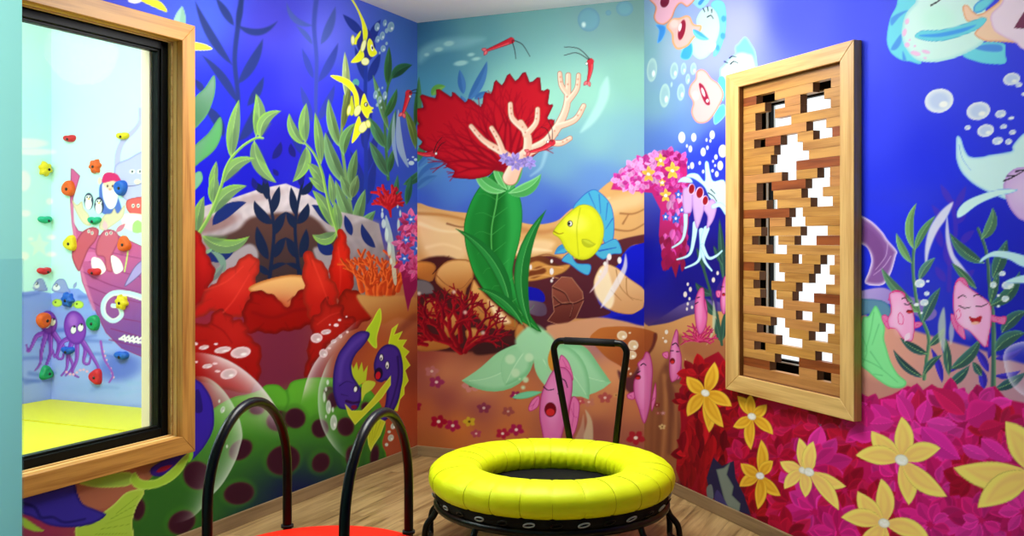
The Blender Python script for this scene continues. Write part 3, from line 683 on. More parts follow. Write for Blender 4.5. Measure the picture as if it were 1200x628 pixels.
def corner_bouquet(p):
    p.fill([(464, 300), (470, 320), (474, 345), (478, 365), (482, 350), (488, 340), (492, 318), (498, 305), (490, 290), (474, 286)], (140, 22, 74), smooth=False)
    pk = [(216, 84, 148), (196, 52, 118), (228, 110, 168), (170, 34, 96)]
    for i, q in enumerate([(484, 262, 19), (474, 284, 15), (496, 266, 13), (478, 306, 17), (493, 296, 19), (487, 316, 15), (501, 296, 10)]):
        p.petals(q[0], q[1], q[2], pk, 60+i, 3, 9, .38)
    for q in [(481.5, 257, 6.5), (476, 281, 5.5), (474, 303, 7), (489, 291, 9)]:
        for k in range(5):
            a = math.radians(-90+72*k+q[0])
            p.leaf((q[0], q[1]), (q[0]+q[2]*math.cos(a), q[1]+q[2]*math.sin(a)), q[2]*.55, 0, (44, 84, 190), (66, 110, 220))
        p.ell(q[0], q[1], 1.8, 1.4, (225, 230, 250), soft=.8)

def sand_flowers(p):
    for x, y, r, c, al in [(511.5, 447.7, 10, (150, 40, 90), .9), (506, 435, 9, (186, 110, 118), .7), (551.6, 452, 11, (206, 132, 132), .8), (604, 463, 7, (150, 30, 84), 1), (567, 478, 9, (124, 40, 76), .8),
                           (595.5, 482, 8, (132, 52, 72), .6), (514, 494, 11, (160, 16, 46), 1), (530.6, 498.7, 10, (165, 26, 72), 1), (550, 494, 8, (206, 172, 42), 1), (558, 508, 7, (176, 62, 92), .9), (589, 508, 9, (172, 30, 60), 1),
                           (605, 503.5, 10, (164, 28, 76), 1), (487, 476, 8, (152, 22, 52), 1), (484, 502, 6, (212, 142, 52), 1), (709, 466, 9, (168, 66, 72), .8), (690, 471, 8, (186, 110, 100), .6), (745, 513, 12, (166, 32, 44), 1), (770, 474.5, 4, (132, 34, 36), .9),
                           (776, 500, 4.5, (216, 186, 128), 1), (771, 484, 3, (170, 80, 80), .8), (777, 484, 3, (196, 130, 140), .8), (680, 470, 6, (190, 60, 80), .7), (443, 497, 7, (150, 20, 60), .9), (470, 476, 5, (170, 40, 40), .6), (722, 463, 4, (206, 150, 90), .8)]:
        p.posy(x, y, r, c, (236, 214, 200) if c[0] < 200 else (96, 60, 20), alpha=al, soft=1.0, rot=-80+x)

def pink_fish(p, body, fins, eyes, mouth, c=(220, 112, 176), dk=(176, 34, 112), hi=(238, 160, 208)):
    for f in fins:
        p.fill(f, (226, 116, 176), smooth=True, line=dk, lw=.8)
        q = np.mean(f, axis=0)
        for v in f[::2]: p.stroke([tuple(q), tuple((q+np.array(v)*2)/3)], .7, .4, dk, alpha=.6)
    p.fill(body, c, line=dk, lw=.9, edge=np.array(c)*.88, ew=4)
    P = np.array(body, float); m = P.mean(0)
    w = (P[:, 0].max()-P[:, 0].min()); h = (P[:, 1].max()-P[:, 1].min())
    p.ell(m[0]-w*.08, m[1], w*.2, h*.3, hi, soft=w*.12, alpha=.6)
    for e in eyes: p.stroke(e, 1.3, .9, (26, 14, 30))
    if mouth:
        x, y, rx, ry = mouth
        p.ell(x, y, rx, ry, (110, 10, 24)); p.ell(x, y+ry*.35, rx*.7, ry*.5, (206, 40, 44))

def paint_back(p):
    p.bg([(490, 40, (58, 112, 150)), (510, 60, (76, 138, 158)), (560, 40, (98, 158, 163)), (620, 20, (112, 168, 165)), (700, 15, (116, 160, 159)), (745, 20, (110, 152, 148)), (742, 90, (132, 190, 171)), (600, 110, (132, 200, 182)),
          (640, 120, (152, 216, 189)), (690, 110, (146, 208, 186)), (500, 110, (76, 146, 172)), (500, 180, (88, 146, 182)), (540, 215, (78, 128, 202)), (560, 250, (62, 92, 194)), (650, 190, (112, 166, 193)), (630, 235, (76, 112, 202)), (650, 255, (60, 86, 198)),
          (700, 165, (132, 188, 191)), (740, 180, (124, 176, 191)), (740, 215, (88, 130, 206)), (700, 210, (96, 140, 206)), (740, 320, (10, 20, 200)), (720, 370, (10, 18, 190)), (490, 240, (60, 90, 190)),
          (500, 415, (147, 62, 53)), (495, 445, (156, 80, 69)), (520, 440, (208, 132, 89)), (520, 466, (141, 64, 69)), (560, 455, (219, 145, 94)), (560, 478, (150, 73, 73)), (610, 470, (197, 116, 69)), (500, 480, (190, 103, 56)), (540, 500, (212, 120, 53)), (600, 510, (199, 112, 60)),
          (640, 500, (168, 94, 67)), (620, 400, (150, 80, 60)), (700, 480, (210, 134, 82)), (700, 500, (134, 67, 64)), (740, 470, (197, 116, 73)), (745, 520, (156, 87, 69)), (720, 440, (219, 150, 100)), (500, 520, (168, 94, 49)), (680, 385, (206, 140, 110)), (560, 390, (90, 40, 34))], 18, 1.7)
    # bubbles and soft bands near the ceiling
    for q in [(690, 23, 13, 14), (713, 15, 3.4, 3.2), (732, 10, 10, 9)]: p.ell(q[0], q[1], q[2], q[3], (104, 160, 178), edge=(96, 146, 172), ew=4, alpha=.75)
    p.ell(684, 29, 2.4, 3, (196, 226, 220), soft=1.5)
    p.fill([(491, 60), (505, 50), (530, 44), (568, 45), (545, 56), (510, 62), (492, 74)], (138, 196, 200), soft=5, alpha=.6)
    for q in [(514, 58, 5, 2.6), (526, 51, 6, 3), (540, 74, 8, 3), (558, 69, 5, 2), (552, 64, 4, 2), (500, 64, 3, 2)]: p.ell(q[0], q[1], q[2], q[3], (168, 216, 208), -8, soft=1.2, alpha=.8)
    p.fill([(712, 90), (714, 110), (706, 130), (694, 146), (680, 155), (692, 134), (700, 118), (704, 102)], (182, 228, 220), soft=2.5, alpha=.65)
    p.stroke([(640, 178), (634, 196), (622, 206)], 5, 2, (170, 214, 224), soft=2, alpha=.5)
    for q in [((548, 118), (570.5, 72), 11, .06), ((543, 110), (538.6, 82), 9, 0), ((556, 116), (571, 107), 7, 0), ((548, 130), (540, 112), 8, 0)]: p.leaf(q[0], q[1], q[2], q[3], (54, 104, 164), (70, 122, 180), soft=.8)
    for q in [((489, 212), (528, 188), 12, -.1), ((488, 222), (512, 206), 9, -.08), ((490, 196), (512, 180), 8, -.1)]: p.leaf(q[0], q[1], q[2], q[3], (58, 104, 168), (76, 124, 184), soft=.9)
    p.leaf((506, 112), (522, 101), 10, -.15, (92, 156, 66), (120, 176, 84)); p.leaf((489, 150), (491, 90), 8, 0, (56, 110, 72), (80, 130, 80)); p.leaf((489, 190), (500, 160), 9, 0, (60, 120, 76))
    # drift wood and rocks
    tan, lt, dk = (218, 168, 104), (242, 210, 158), (82, 34, 40)
    p.fill([(482, 246), (490, 238), (503, 242), (526, 247), (560, 251), (600, 258), (626, 263), (652, 259), (668, 246), (694, 230), (716, 212), (742, 204), (765, 206), (765, 285), (742, 287), (728, 297), (714, 312), (690, 345), (684, 392), (640, 390), (612, 395), (590, 400), (540, 404), (482, 350)], tan, soft=.7,
           grad=((600, 250), (600, 390), (196, 138, 80)))
    p.fill([(486, 248), (520, 258), (545, 272), (548, 300), (520, 312), (500, 300), (488, 272)], lt, soft=7, alpha=.75)
    p.fill([(604, 286), (628, 280), (650, 284), (640, 296), (612, 298)], lt, soft=4, alpha=.8)
    p.fill([(668, 262), (690, 244), (720, 232), (752, 226), (752, 240), (716, 252), (696, 276)], lt, soft=6, alpha=.6)
    p.stroke([(488, 250), (520, 252), (548, 258)], 4, 2, (176, 110, 52), soft=2, alpha=.7)
    p.stroke([(606, 268), (634, 272), (655, 268)], 7, 4, (190, 124, 70), soft=3, alpha=.7)
    for q in [[(727, 250), (744, 250), (764, 240)], [(716, 268), (740, 270), (764, 256)], [(730, 262), (736, 252)]]: p.stroke(q, 2, 1, (130, 76, 40), soft=1.2, alpha=.7)
    p.fill([(600, 306), (620, 302), (646, 300), (664, 306), (676, 302), (690, 290), (718, 283), (742, 277), (766, 274), (766, 286), (742, 287), (730, 298), (722, 312), (704, 312), (698, 332), (702, 356), (716, 366), (694, 373), (664, 374), (646, 386), (620, 384), (618, 360), (606, 340)], (92, 38, 44), soft=1.0, smooth=True,
           grad=((660, 280), (690, 370), (74, 28, 42)))
    p.fill([(604, 316), (612, 306), (634, 300), (650, 308), (664, 318), (640, 326), (620, 330), (606, 330)], (122, 64, 32), soft=1, grad=((610, 306), (650, 330), (86, 40, 26)))
    p.fill([(610, 318), (628, 306), (648, 312), (668, 310), (658, 320), (630, 328), (614, 328)], (204, 144, 70), soft=1.5)
    p.fill([(616, 322), (632, 312), (640, 318), (626, 326)], (116, 56, 26), soft=1.5)
    p.fill([(606, 334), (620, 336), (632, 339), (638, 346), (637, 354), (622, 353), (608, 352)], (18, 20, 168)); p.fill([(608, 353), (622, 352), (638, 356), (640, 368), (628, 370), (612, 362)], (122, 108, 124), soft=1, grad=((610, 355), (636, 368), (86, 66, 90)))
    p.fill([(647, 335), (658, 324), (670, 325), (683, 342), (684, 353), (675, 373), (660, 383), (641, 376), (649, 365), (647, 348)], (142, 76, 58), smooth=False, line=(176, 122, 96), lw=.8, grad=((660, 324), (665, 380), (92, 38, 34)))
    for q in [[(648, 337), (662, 344), (670, 356), (684, 351)], [(650, 360), (661, 356), (671, 357), (668, 372)], [(649, 348), (658, 356), (669, 356)]]: p.stroke(q, 1.6, 1.2, (62, 22, 24)); p.stroke([(a, b-1.6) for a, b in q], .8, .6, (168, 112, 88), alpha=.8)
    p.fill([(707, 310), (722, 313), (736, 325), (752, 336), (757, 343), (754, 360), (742, 368), (722, 366), (708, 358), (700, 346), (696, 328)], (232, 190, 138), soft=.6, line=(176, 118, 66), lw=1, grad=((720, 312), (730, 368), (206, 150, 100)))
    p.fill([(700, 320), (709, 312), (716, 328), (720, 350), (714, 362), (702, 352), (696, 338)], (246, 222, 184), soft=2)
    for q in [[(722, 316), (727, 336), (742, 352)], [(734, 326), (736, 346), (752, 352)], [(716, 340), (728, 352)]]: p.stroke(q, 1.3, .6, (160, 104, 60), alpha=.8)
    for q in [([(492, 262), (516, 270), (540, 272)], 5, (250, 226, 178)), ([(500, 290), (520, 286), (540, 292)], 4, (246, 216, 164)), ([(604, 296), (622, 292), (646, 294)], 5, (252, 230, 186)), ([(672, 258), (692, 244), (714, 232)], 4, (250, 220, 172))]: p.stroke(q[0], q[1], 1.5, q[2], soft=2.2, alpha=.8)
    for q in [[(508, 318), (520, 306), (526, 300)], [(600, 300), (618, 304), (640, 298), (660, 304)], [(524, 262), (540, 266), (552, 264)], [(664, 300), (676, 292), (692, 284), (716, 278)]]: p.stroke(q, 2.2, 1, (112, 60, 34), soft=1.2, alpha=.75)
    for q in [[(612, 312), (626, 316), (642, 312), (660, 314)], [(616, 326), (636, 322), (654, 326)]]: p.stroke(q, 2, 1, (232, 176, 104), soft=1.2, alpha=.8)
    # deep water showing right of the log
    p.fill([(744, 287), (766, 282), (766, 386), (742, 382), (716, 372), (742, 368), (754, 361), (757, 343), (752, 336), (736, 325), (724, 313), (730, 298)], (12, 20, 196), smooth=False, grad=((730, 290), (760, 370), (12, 18, 160)))
    # boulders at the left foot
    p.fill([(482, 316), (520, 300), (560, 320), (590, 360), (616, 384), (612, 404), (560, 412), (500, 408), (482, 380)], (70, 28, 30), soft=2)
    def rock(pts, c=(214, 160, 90), g=(176, 106, 46)):
        y0 = min(q[1] for q in pts); y1 = max(q[1] for q in pts); x0 = pts[0][0]
        p.fill(pts, c, smooth=True, n=3, soft=.6, edge=(150, 90, 44), ew=3, grad=((x0, y0), (x0+8, y1), g))
    rock([(480, 308), (500, 306), (511, 312), (507, 329), (494, 328), (482, 320)], (216, 146, 66)); p.fill([(482, 336), (487, 328), (500, 329), (508, 336), (506, 344), (484, 344)], (112, 104, 108), edge=(80, 72, 78), ew=2)
    rock([(516, 311), (530, 304), (552, 306), (555, 325), (547, 338), (543, 352), (528, 345), (511.5, 332), (510.6, 321)], (228, 180, 112)); p.stroke([(511, 322), (524, 334), (540, 338), (552, 326)], 1.2, .8, (150, 92, 50))
    rock([(555, 327), (562, 336), (572, 348), (594, 368), (607, 378), (602, 387), (572, 383), (560, 371), (551, 364), (548, 352), (551, 339)], (226, 172, 98)); p.stroke([(552, 350), (566, 366), (590, 380), (603, 384)], 1.4, .8, (150, 92, 50)); p.fill([(572, 352), (590, 368), (598, 378), (584, 376)], (250, 226, 180), soft=3)
    rock([(606, 380), (614, 382), (616, 392), (610, 403), (603, 394)], (200, 136, 70)); rock([(498, 352), (512, 350), (520, 362), (510, 374), (498, 368)], (190, 120, 62)); rock([(520, 372), (534, 368), (540, 386), (528, 396), (516, 388)], (206, 150, 84)); rock([(545, 388), (558, 384), (566, 396), (552, 404)], (206, 152, 84)); rock([(488, 392), (512, 396), (530, 406), (500, 412), (486, 408)], (206, 146, 84))
    p.stroke([(520, 306), (507, 321)], 3, 1, (74, 30, 26))
    p.fill([(556, 408), (580, 398), (606, 404), (590, 412), (560, 416)], (58, 28, 30), soft=2)
    # brown slab on the right, sand ledge
    p.fill([(640, 384), (664, 378), (700, 372), (730, 376), (757, 382), (790, 376), (790, 400), (730, 392), (690, 398), (660, 404)], (208, 150, 112), soft=1.5)
    slab(p)
    # red fan coral
    for i, (x, y, a, L, w) in enumerate([(540, 412, -140, 24, 8), (536, 404, -115, 22, 7), (545, 412, -70, 18, 6), (528, 402, -165, 22, 7), (540, 400, -95, 24, 6), (520, 396, -120, 20, 6), (548, 408, -35, 20, 5.5), (505, 398, -130, 16, 5), (500, 404, -170, 14, 5), (530, 390, -60, 20, 5)]):
        p.coral(x, y, a, L, w, (126, 10, 26), (172, 24, 34), 90+i, depth=4, spread=30, shrink=.74)
    for i, (x, y, a, L) in enumerate([(520, 372, -100, 14), (542, 372, -80, 14), (560, 384, -50, 14), (500, 372, -110, 13), (565, 398, -20, 14)]): p.coral(x, y, a, L, 4, (104, 8, 28), (150, 20, 34), 120+i, depth=3, spread=34)
    for q in [(491, 344), (545, 366), (566, 390), (532, 342)]: p.ell(q[0], q[1], 2.2, 2.2, (236, 214, 196), soft=1.6, alpha=.8)
    sand_flowers(p)
    # tall sea plant: pale rosette, broad kelp blade, peach stems and a red frilled crown
    pal, pe = (158, 218, 170), (124, 196, 140)
    for b, t, w, bd in [((622, 400), (541, 446), 44, -.16), ((640, 408), (716, 448), 62, .10), ((628, 410), (656, 468), 30, -.06), ((618, 408), (592, 452), 34, .04), ((640, 405), (690, 468), 40, -.04)]:
        p.leaf(b, t, w, bd, pal, np.array(pal)*(.96, .985, .96), (186, 232, 192), edge=pe, pk=.8, rw=1.6)
    p.leaf((600, 466), (636, 459), 8, 0, (120, 206, 160), edge=(90, 180, 130))
    p.fill([(604, 402), (612, 388), (626, 380), (640, 388), (652, 404), (640, 420), (620, 420)], pal, soft=2.5)
    for q in [(598, 421, 6, 5.5), (620, 419, 5, 5), (604, 437, 5, 5), (616, 445, 3.4, 3.4), (613, 454, 2.4, 2.2), (609, 444, 1.2, 1.2)]: p.ell(q[0], q[1], q[2], q[3], (196, 232, 190), soft=1.6, alpha=.85)
    gr, gl, gd = (28, 128, 48), (46, 164, 72), (18, 92, 28)
    blade = [(584, 200), (566, 214), (552, 236), (544, 262), (545, 284), (549, 302), (556, 322), (572, 346), (594, 366), (615, 379), (634, 389), (626, 376), (616, 361), (606, 344), (601, 322), (603, 304), (609, 281), (612, 256), (610, 234), (600, 214)]
    p.fill(blade, gr, line=(20, 100, 30), lw=1.0, edge=(34, 150, 60), ew=10)
    p.fill([(590, 208), (602, 222), (608, 240), (609, 258), (606, 280), (600, 304), (598, 322), (604, 344), (618, 370), (606, 360), (594, 336), (592, 306), (596, 270), (594, 236)], gl, soft=5, alpha=.85)
    spn = [(585, 204), (582, 236), (576, 270), (578, 304), (590, 336), (610, 366), (630, 386)]
    p.stroke(spn, 16, 3, gd, soft=6, alpha=.75); p.stroke(spn, 2.0, .8, (84, 176, 84))
    for k in range(9):
        f = .06+k*.1; i = min(int(f*6), 5); t = f*6-i
        x = spn[i][0]*(1-t)+spn[i+1][0]*t; y = spn[i][1]*(1-t)+spn[i+1][1]*t
        p.stroke([(x, y), (x-14+k*.6, y-9+k*1.6), (x-26+k*2.0, y-10+k*3.0)], 1.0, .4, (70, 160, 74), alpha=.55); p.stroke([(x, y), (x+9, y-7), (x+17-k*.5, y-12)], 1.0, .4, (90, 190, 96), alpha=.5)
    # more blades of the same plant, and small leaves where it opens
    for q in [((622, 384), (640, 246), 17, -.14), ((598, 366), (534, 268), 15, .14), ((612, 380), (560, 338), 12, .12)]:
        p.leaf(q[0], q[1], q[2], q[3], (40, 140, 62), (24, 110, 44), (96, 190, 100), edge=(26, 104, 40))
    for q in [((592, 224), (556, 196), 15, -.15), ((596, 226), (634, 204), 15, .15), ((594, 222), (578, 190), 13, 0), ((596, 222), (612, 190), 13, 0)]:
        p.leaf(q[0], q[1], q[2], q[3], (96, 186, 100), (70, 160, 80), (150, 220, 150), edge=(140, 214, 140))
    # sea fan: a red branching coral with a frilled outline
    fr = [(594, 206), (584, 196), (572, 206), (552, 210), (534, 208), (528, 198), (520, 190), (508, 183), (494, 172), (487, 156), (486, 138), (491, 122), (502, 112), (518, 108), (532, 111), (546, 117), (562, 121), (572, 108), (582, 98), (594, 92), (608, 89), (622, 91), (634, 98), (642, 110), (646, 124), (644, 138), (650, 150), (644, 166), (634, 176), (622, 186), (608, 196)]
    P = spline(fr, 4, True); cen = np.array([594., 200.])
    k = np.arange(len(P)); vv = P-cen; P = cen+vv*(1+.05*np.sin(k*1.25)*np.minimum(1, np.hypot(vv[:, 0], vv[:, 1])/50))[:, None]
    p.fill(P, (188, 18, 34), smooth=False, line=(120, 6, 22), lw=1.0, edge=(150, 10, 28), ew=6)
    rn = random.Random(4)
    def twig(x, y, a, L, w, d):
        ex = x+L*math.cos(a); ey = y+L*math.sin(a)
        p.stroke([(x, y), (ex, ey)], w, w*.7, (140, 6, 26) if d > 1 else (156, 8, 30), soft=.9, alpha=.9)
        if d > 0:
            for sg in (-1, 1): twig(ex, ey, a+sg*rn.uniform(.16, .42), L*rn.uniform(.66, .84), w*.66, d-1)
    for a, L in [(-172, 26), (-160, 30), (-147, 30), (-130, 26), (-112, 27), (-96, 29), (-80, 29), (-62, 25), (-44, 18)]: twig(594, 200, math.radians(a), L, 5, 4)
    # peach staghorn coral branching out on the right
    pc, ph = (238, 192, 164), (250, 220, 198)
    segs = [([(598, 208), (606, 192), (618, 178)], 17, 12), ([(618, 178), (640, 166), (654, 148)], 11, 9), ([(654, 148), (664, 124), (666, 88)], 8.5, 5), ([(654, 148), (674, 140), (684, 124)], 7, 4.5), ([(666, 118), (676, 104), (678, 88)], 6, 4), ([(665, 110), (658, 100), (656, 86)], 5.5, 4),
            ([(618, 178), (618, 160), (610, 144)], 10, 7), ([(612, 150), (600, 138), (598, 122)], 6.5, 4.5), ([(616, 158), (628, 144), (630, 128)], 6.5, 4.5), ([(606, 192), (588, 178), (574, 170)], 10, 6.5), ([(582, 174), (566, 164), (552, 148)], 6.5, 4.5), ([(590, 180), (584, 164), (576, 150)], 6, 4.5), ([(640, 166), (656, 168), (668, 162)], 7, 4.5)]
    for q in segs: p.stroke(q[0], q[1]+1.6, q[2]+1.6, (184, 118, 94))
    for q in segs: p.stroke(q[0], q[1], q[2], pc, hi=ph)
    for q in segs:
        for f in (.3, .7): p.ell(q[0][1][0]*(1-f)+q[0][2][0]*f, q[0][1][1]*(1-f)+q[0][2][1]*f, 1.1, 1.1, (206, 146, 122), soft=.7)
    for q in [(604, 190, 11), (620, 190, 9), (592, 186, 8)]: p.petals(q[0], q[1], q[2], [(142, 126, 206), (168, 150, 222)], int(q[0]), 2, 8, .42)
    p.shrimp((599, 47.5), (586, 53), (571, 59), [[(600, 48), (603, 58), (604.5, 69)], [(601, 47), (612, 52), (621, 66)]])
    p.shrimp((692, 72), (692, 82), (689, 95), [[(691, 69), (678, 57), (661, 55)], [(690, 70), (676, 62), (661, 65)]], (687.5, 74.5))
    p.shrimp((647, 167), (636, 174), (621, 178), [[(647, 166), (647, 152), (643, 142)], [(645, 165), (641, 152), (634, 149)]], (642, 166))
    p.shrimp((508, 180), (498, 181), (489, 179), [[(508, 179), (512, 168), (518, 161)], [(510, 180), (516, 170), (522, 166)]], (511, 180))
    # lemon yellow butterfly fish with sky blue fins
    bl, bd = (72, 172, 210), (40, 98, 190)
    p.fill([(672, 248), (680, 232), (694, 222), (704, 226), (716, 240), (720, 262), (718, 284), (712, 292), (700, 270)], bl, line=bd, lw=.9)
    for q in [[(690, 226), (698, 244)], [(702, 228), (704, 250)], [(712, 238), (710, 258)], [(718, 256), (710, 268)]]: p.stroke(q, 1.4, .8, bd, alpha=.8)
    p.fill([(694, 292), (706, 286), (722, 280), (729, 296), (718, 298), (706, 304)], bl, line=bd, lw=.9); p.stroke([(702, 294), (722, 290)], 2, 1, bd)
    p.fill([(668, 296), (676, 308), (692, 310), (690, 322), (680, 319), (668, 310), (658, 305)], bl, line=bd, lw=.9)
    p.leaf((670, 290), (650, 298), 11, .1, bl, (56, 140, 200), edge=bd)
    p.fill([(650, 268), (656, 260), (666, 250), (680, 240), (694, 242), (704, 254), (708, 270), (704, 288), (692, 302), (678, 304), (664, 294), (656, 280), (648, 274)], (222, 228, 34), line=(170, 178, 20), lw=.9, edge=(206, 212, 30), ew=6)
    p.ell(676, 262, 12, 9, (240, 242, 110), soft=6, alpha=.6)
    p.ell(668, 262, 3.2, 3.6, (245, 245, 240), line=(30, 30, 20), lw=.8); p.ell(667, 262, 1.4, 1.8, (20, 20, 20)); p.stroke([(649, 271), (655, 274), (660, 273)], 1.2, .6, (120, 90, 10))
    p.leaf((682, 280), (698, 286), 9, .15, (200, 210, 50), (180, 190, 30), edge=(160, 168, 10))
    p.stroke([(680, 244), (676, 268), (678, 300)], 1.4, 1, (176, 186, 20), alpha=.7)
    # bubble beside the log
    p.fill([(733, 297), (735, 312), (730, 326), (718, 346), (704, 361), (712, 344), (722, 326), (730, 312)], (238, 232, 236), soft=1.2, alpha=.8); p.fill([(712, 300), (712, 318), (702, 332), (691, 343), (702, 326), (708, 314)], (236, 220, 224), soft=1, alpha=.8)
    for q in [(714, 301, 2.6, 4), (709, 309, 2, 2.6), (726, 305, 2.4, 4), (704, 318, 1.4, 2), (702, 324, 1.2, 1.4), (646.5, 306, 1.6, 2.2), (646.5, 318, 2.4, 4), (646.5, 329, 1.6, 2), (622, 313, 1.4, 3), (648, 326, 1, 1)]: p.ell(q[0], q[1], q[2], q[3], (236, 230, 226))
    # pink fish
    p.leaf((648, 436), (648, 404), 12, 0, (206, 140, 50), (160, 96, 50))
    p.fill([(684, 514), (688, 494), (686, 480), (694, 494), (694, 520)], (206, 186, 150), soft=1.2, alpha=.8); p.fill([(672, 520), (680, 500), (684, 486), (684, 520)], (206, 180, 150), soft=1.2, alpha=.5)
    pink_fish(p, [(649, 433), (641, 446), (634, 463), (632, 484), (634, 500), (640, 522), (654, 522), (662, 498), (669, 470), (671, 446), (666, 434), (658, 430)],
              [[(657, 416), (665, 422), (670, 434), (671, 446), (656, 432)], [(619, 478), (624, 468), (632, 464), (631, 476), (622, 482)], [(672, 464), (679, 472), (678, 490), (674, 506), (668, 514), (666, 494), (668, 474)]],
              [[(656, 443), (662, 446), (665, 454)], [(637, 453), (642, 457), (649, 456)], [(654, 461), (660, 462)]], (645, 480, 7, 8.5))
    shared_fish(p)
    pink_bouquet(p)

def slab(p):
    p.fill([(691, 397), (698, 388), (708, 383.5), (735, 382.5), (758, 386), (770, 392), (767, 404), (750, 424), (738, 444), (728, 430), (712, 420), (700, 408)], (188, 108, 48), soft=.8, grad=((700, 384), (742, 434), (150, 74, 38)))
    p.stroke([(768, 392), (764, 408), (748, 428)], 4, 2, (96, 40, 36), soft=1.5)
    p.fill([(724, 434), (738, 442), (752, 424), (756, 440), (744, 462), (730, 452)], (90, 40, 48), soft=2)
    for q in [(729, 393, 6, 5.4), (742, 404.5, 6, 6), (740, 416, 6, 5), (738, 390, 1.4, 1.2), (736, 432, 2, 1.6), (739, 438, 1.4, 1.2)]: p.bubble(q[0], q[1], q[2], q[3], 0, (234, 216, 188), (222, 192, 150))

def shared_fish(p):
    pink_fish(p, [(757, 412), (762, 416), (765, 432), (764, 452), (762, 474), (757, 494), (753, 494), (748, 478), (743, 463), (743, 446), (749, 434), (747, 426), (753, 420)],
              [[(763, 472), (768, 448), (769, 466), (764, 482)], [(735, 462), (744, 459), (743, 468), (736, 467)], [(756, 440), (760, 452), (758, 468), (754, 456)]],
              [[(751, 428), (754, 426), (757, 428)], [(747, 437), (750, 435)]], (747.5, 442, 3.5, 3))

def pink_bouquet(p):
    p.fill([(716, 222), (722, 206), (736, 192), (752, 184), (772, 178), (792, 178), (804, 186), (806, 215), (807, 260), (804, 292), (797, 305), (792, 326), (787, 312), (779, 318), (777, 296), (772, 276), (774, 246), (764, 226), (742, 224)], (196, 34, 120), soft=.8, smooth=False, grad=((780, 240), (785, 318), (140, 16, 60)))
    rn = random.Random(8)
    A = [(232, 128, 208), (240, 164, 222), (206, 60, 160), (222, 96, 186), (198, 40, 140)]
    for i, (x, y, r) in enumerate([(728, 210, 13), (742, 198, 12), (738, 214, 14), (754, 192, 12), (752, 214, 12), (768, 186, 12), (766, 206, 13), (784, 184, 12), (796, 188, 12), (790, 206, 12), (778, 222, 12), (798, 216, 10)]):
        p.petals(x, y, r, [(238, 156, 220), (242, 172, 226), (232, 140, 212), (208, 56, 160)] if x < 776 else A[2:]+[(176, 24, 112)], 200+i, 2, 7, .52)
    for i in range(52):
        x = rn.uniform(778, 805); y = rn.uniform(222, 292); c = np.array(A[rn.randrange(2, 5)] if y > 245 else A[rn.randrange(5)])*rn.uniform(.85, 1.08)
        p.leaf((x, y), (x+rn.uniform(-3, 3), y+rn.uniform(9, 15)), 6, rn.uniform(-.1, .1), c, c*.86)
    for i in range(22):
        x = rn.uniform(776, 803); y = rn.uniform(276, 304); p.leaf((x, y), (x+rn.uniform(-3, 3), y+rn.uniform(10, 16)), 6, 0, np.array((150, 18, 74))*rn.uniform(.8, 1.15))
    for x, y, r in [(760, 204, 10), (774, 188, 8.5), (788, 200, 11), (780, 229, 8.5), (776, 214, 5)]:
        p.bloom((x, y), [(x+r*.85*math.cos(math.radians(a)), y+r*math.sin(math.radians(a))) for a in (-95, -20, 52, 125, 195)], r*.5, (232, 186, 52), (246, 210, 90), (240, 206, 90), (206, 150, 30), 1.8)
    for x, y, r in [(795, 228, 6), (780, 254, 5.5), (792, 256, 7), (799, 246, 4.5)]:
        for k in range(5):
            a = math.radians(-90+72*k); p.leaf((x, y), (x+r*.8*math.cos(a), y+r*math.sin(a)), r*.55, 0, (42, 80, 196), (66, 110, 222))
        p.ell(x, y, 1.4, 1.7, (232, 236, 250))

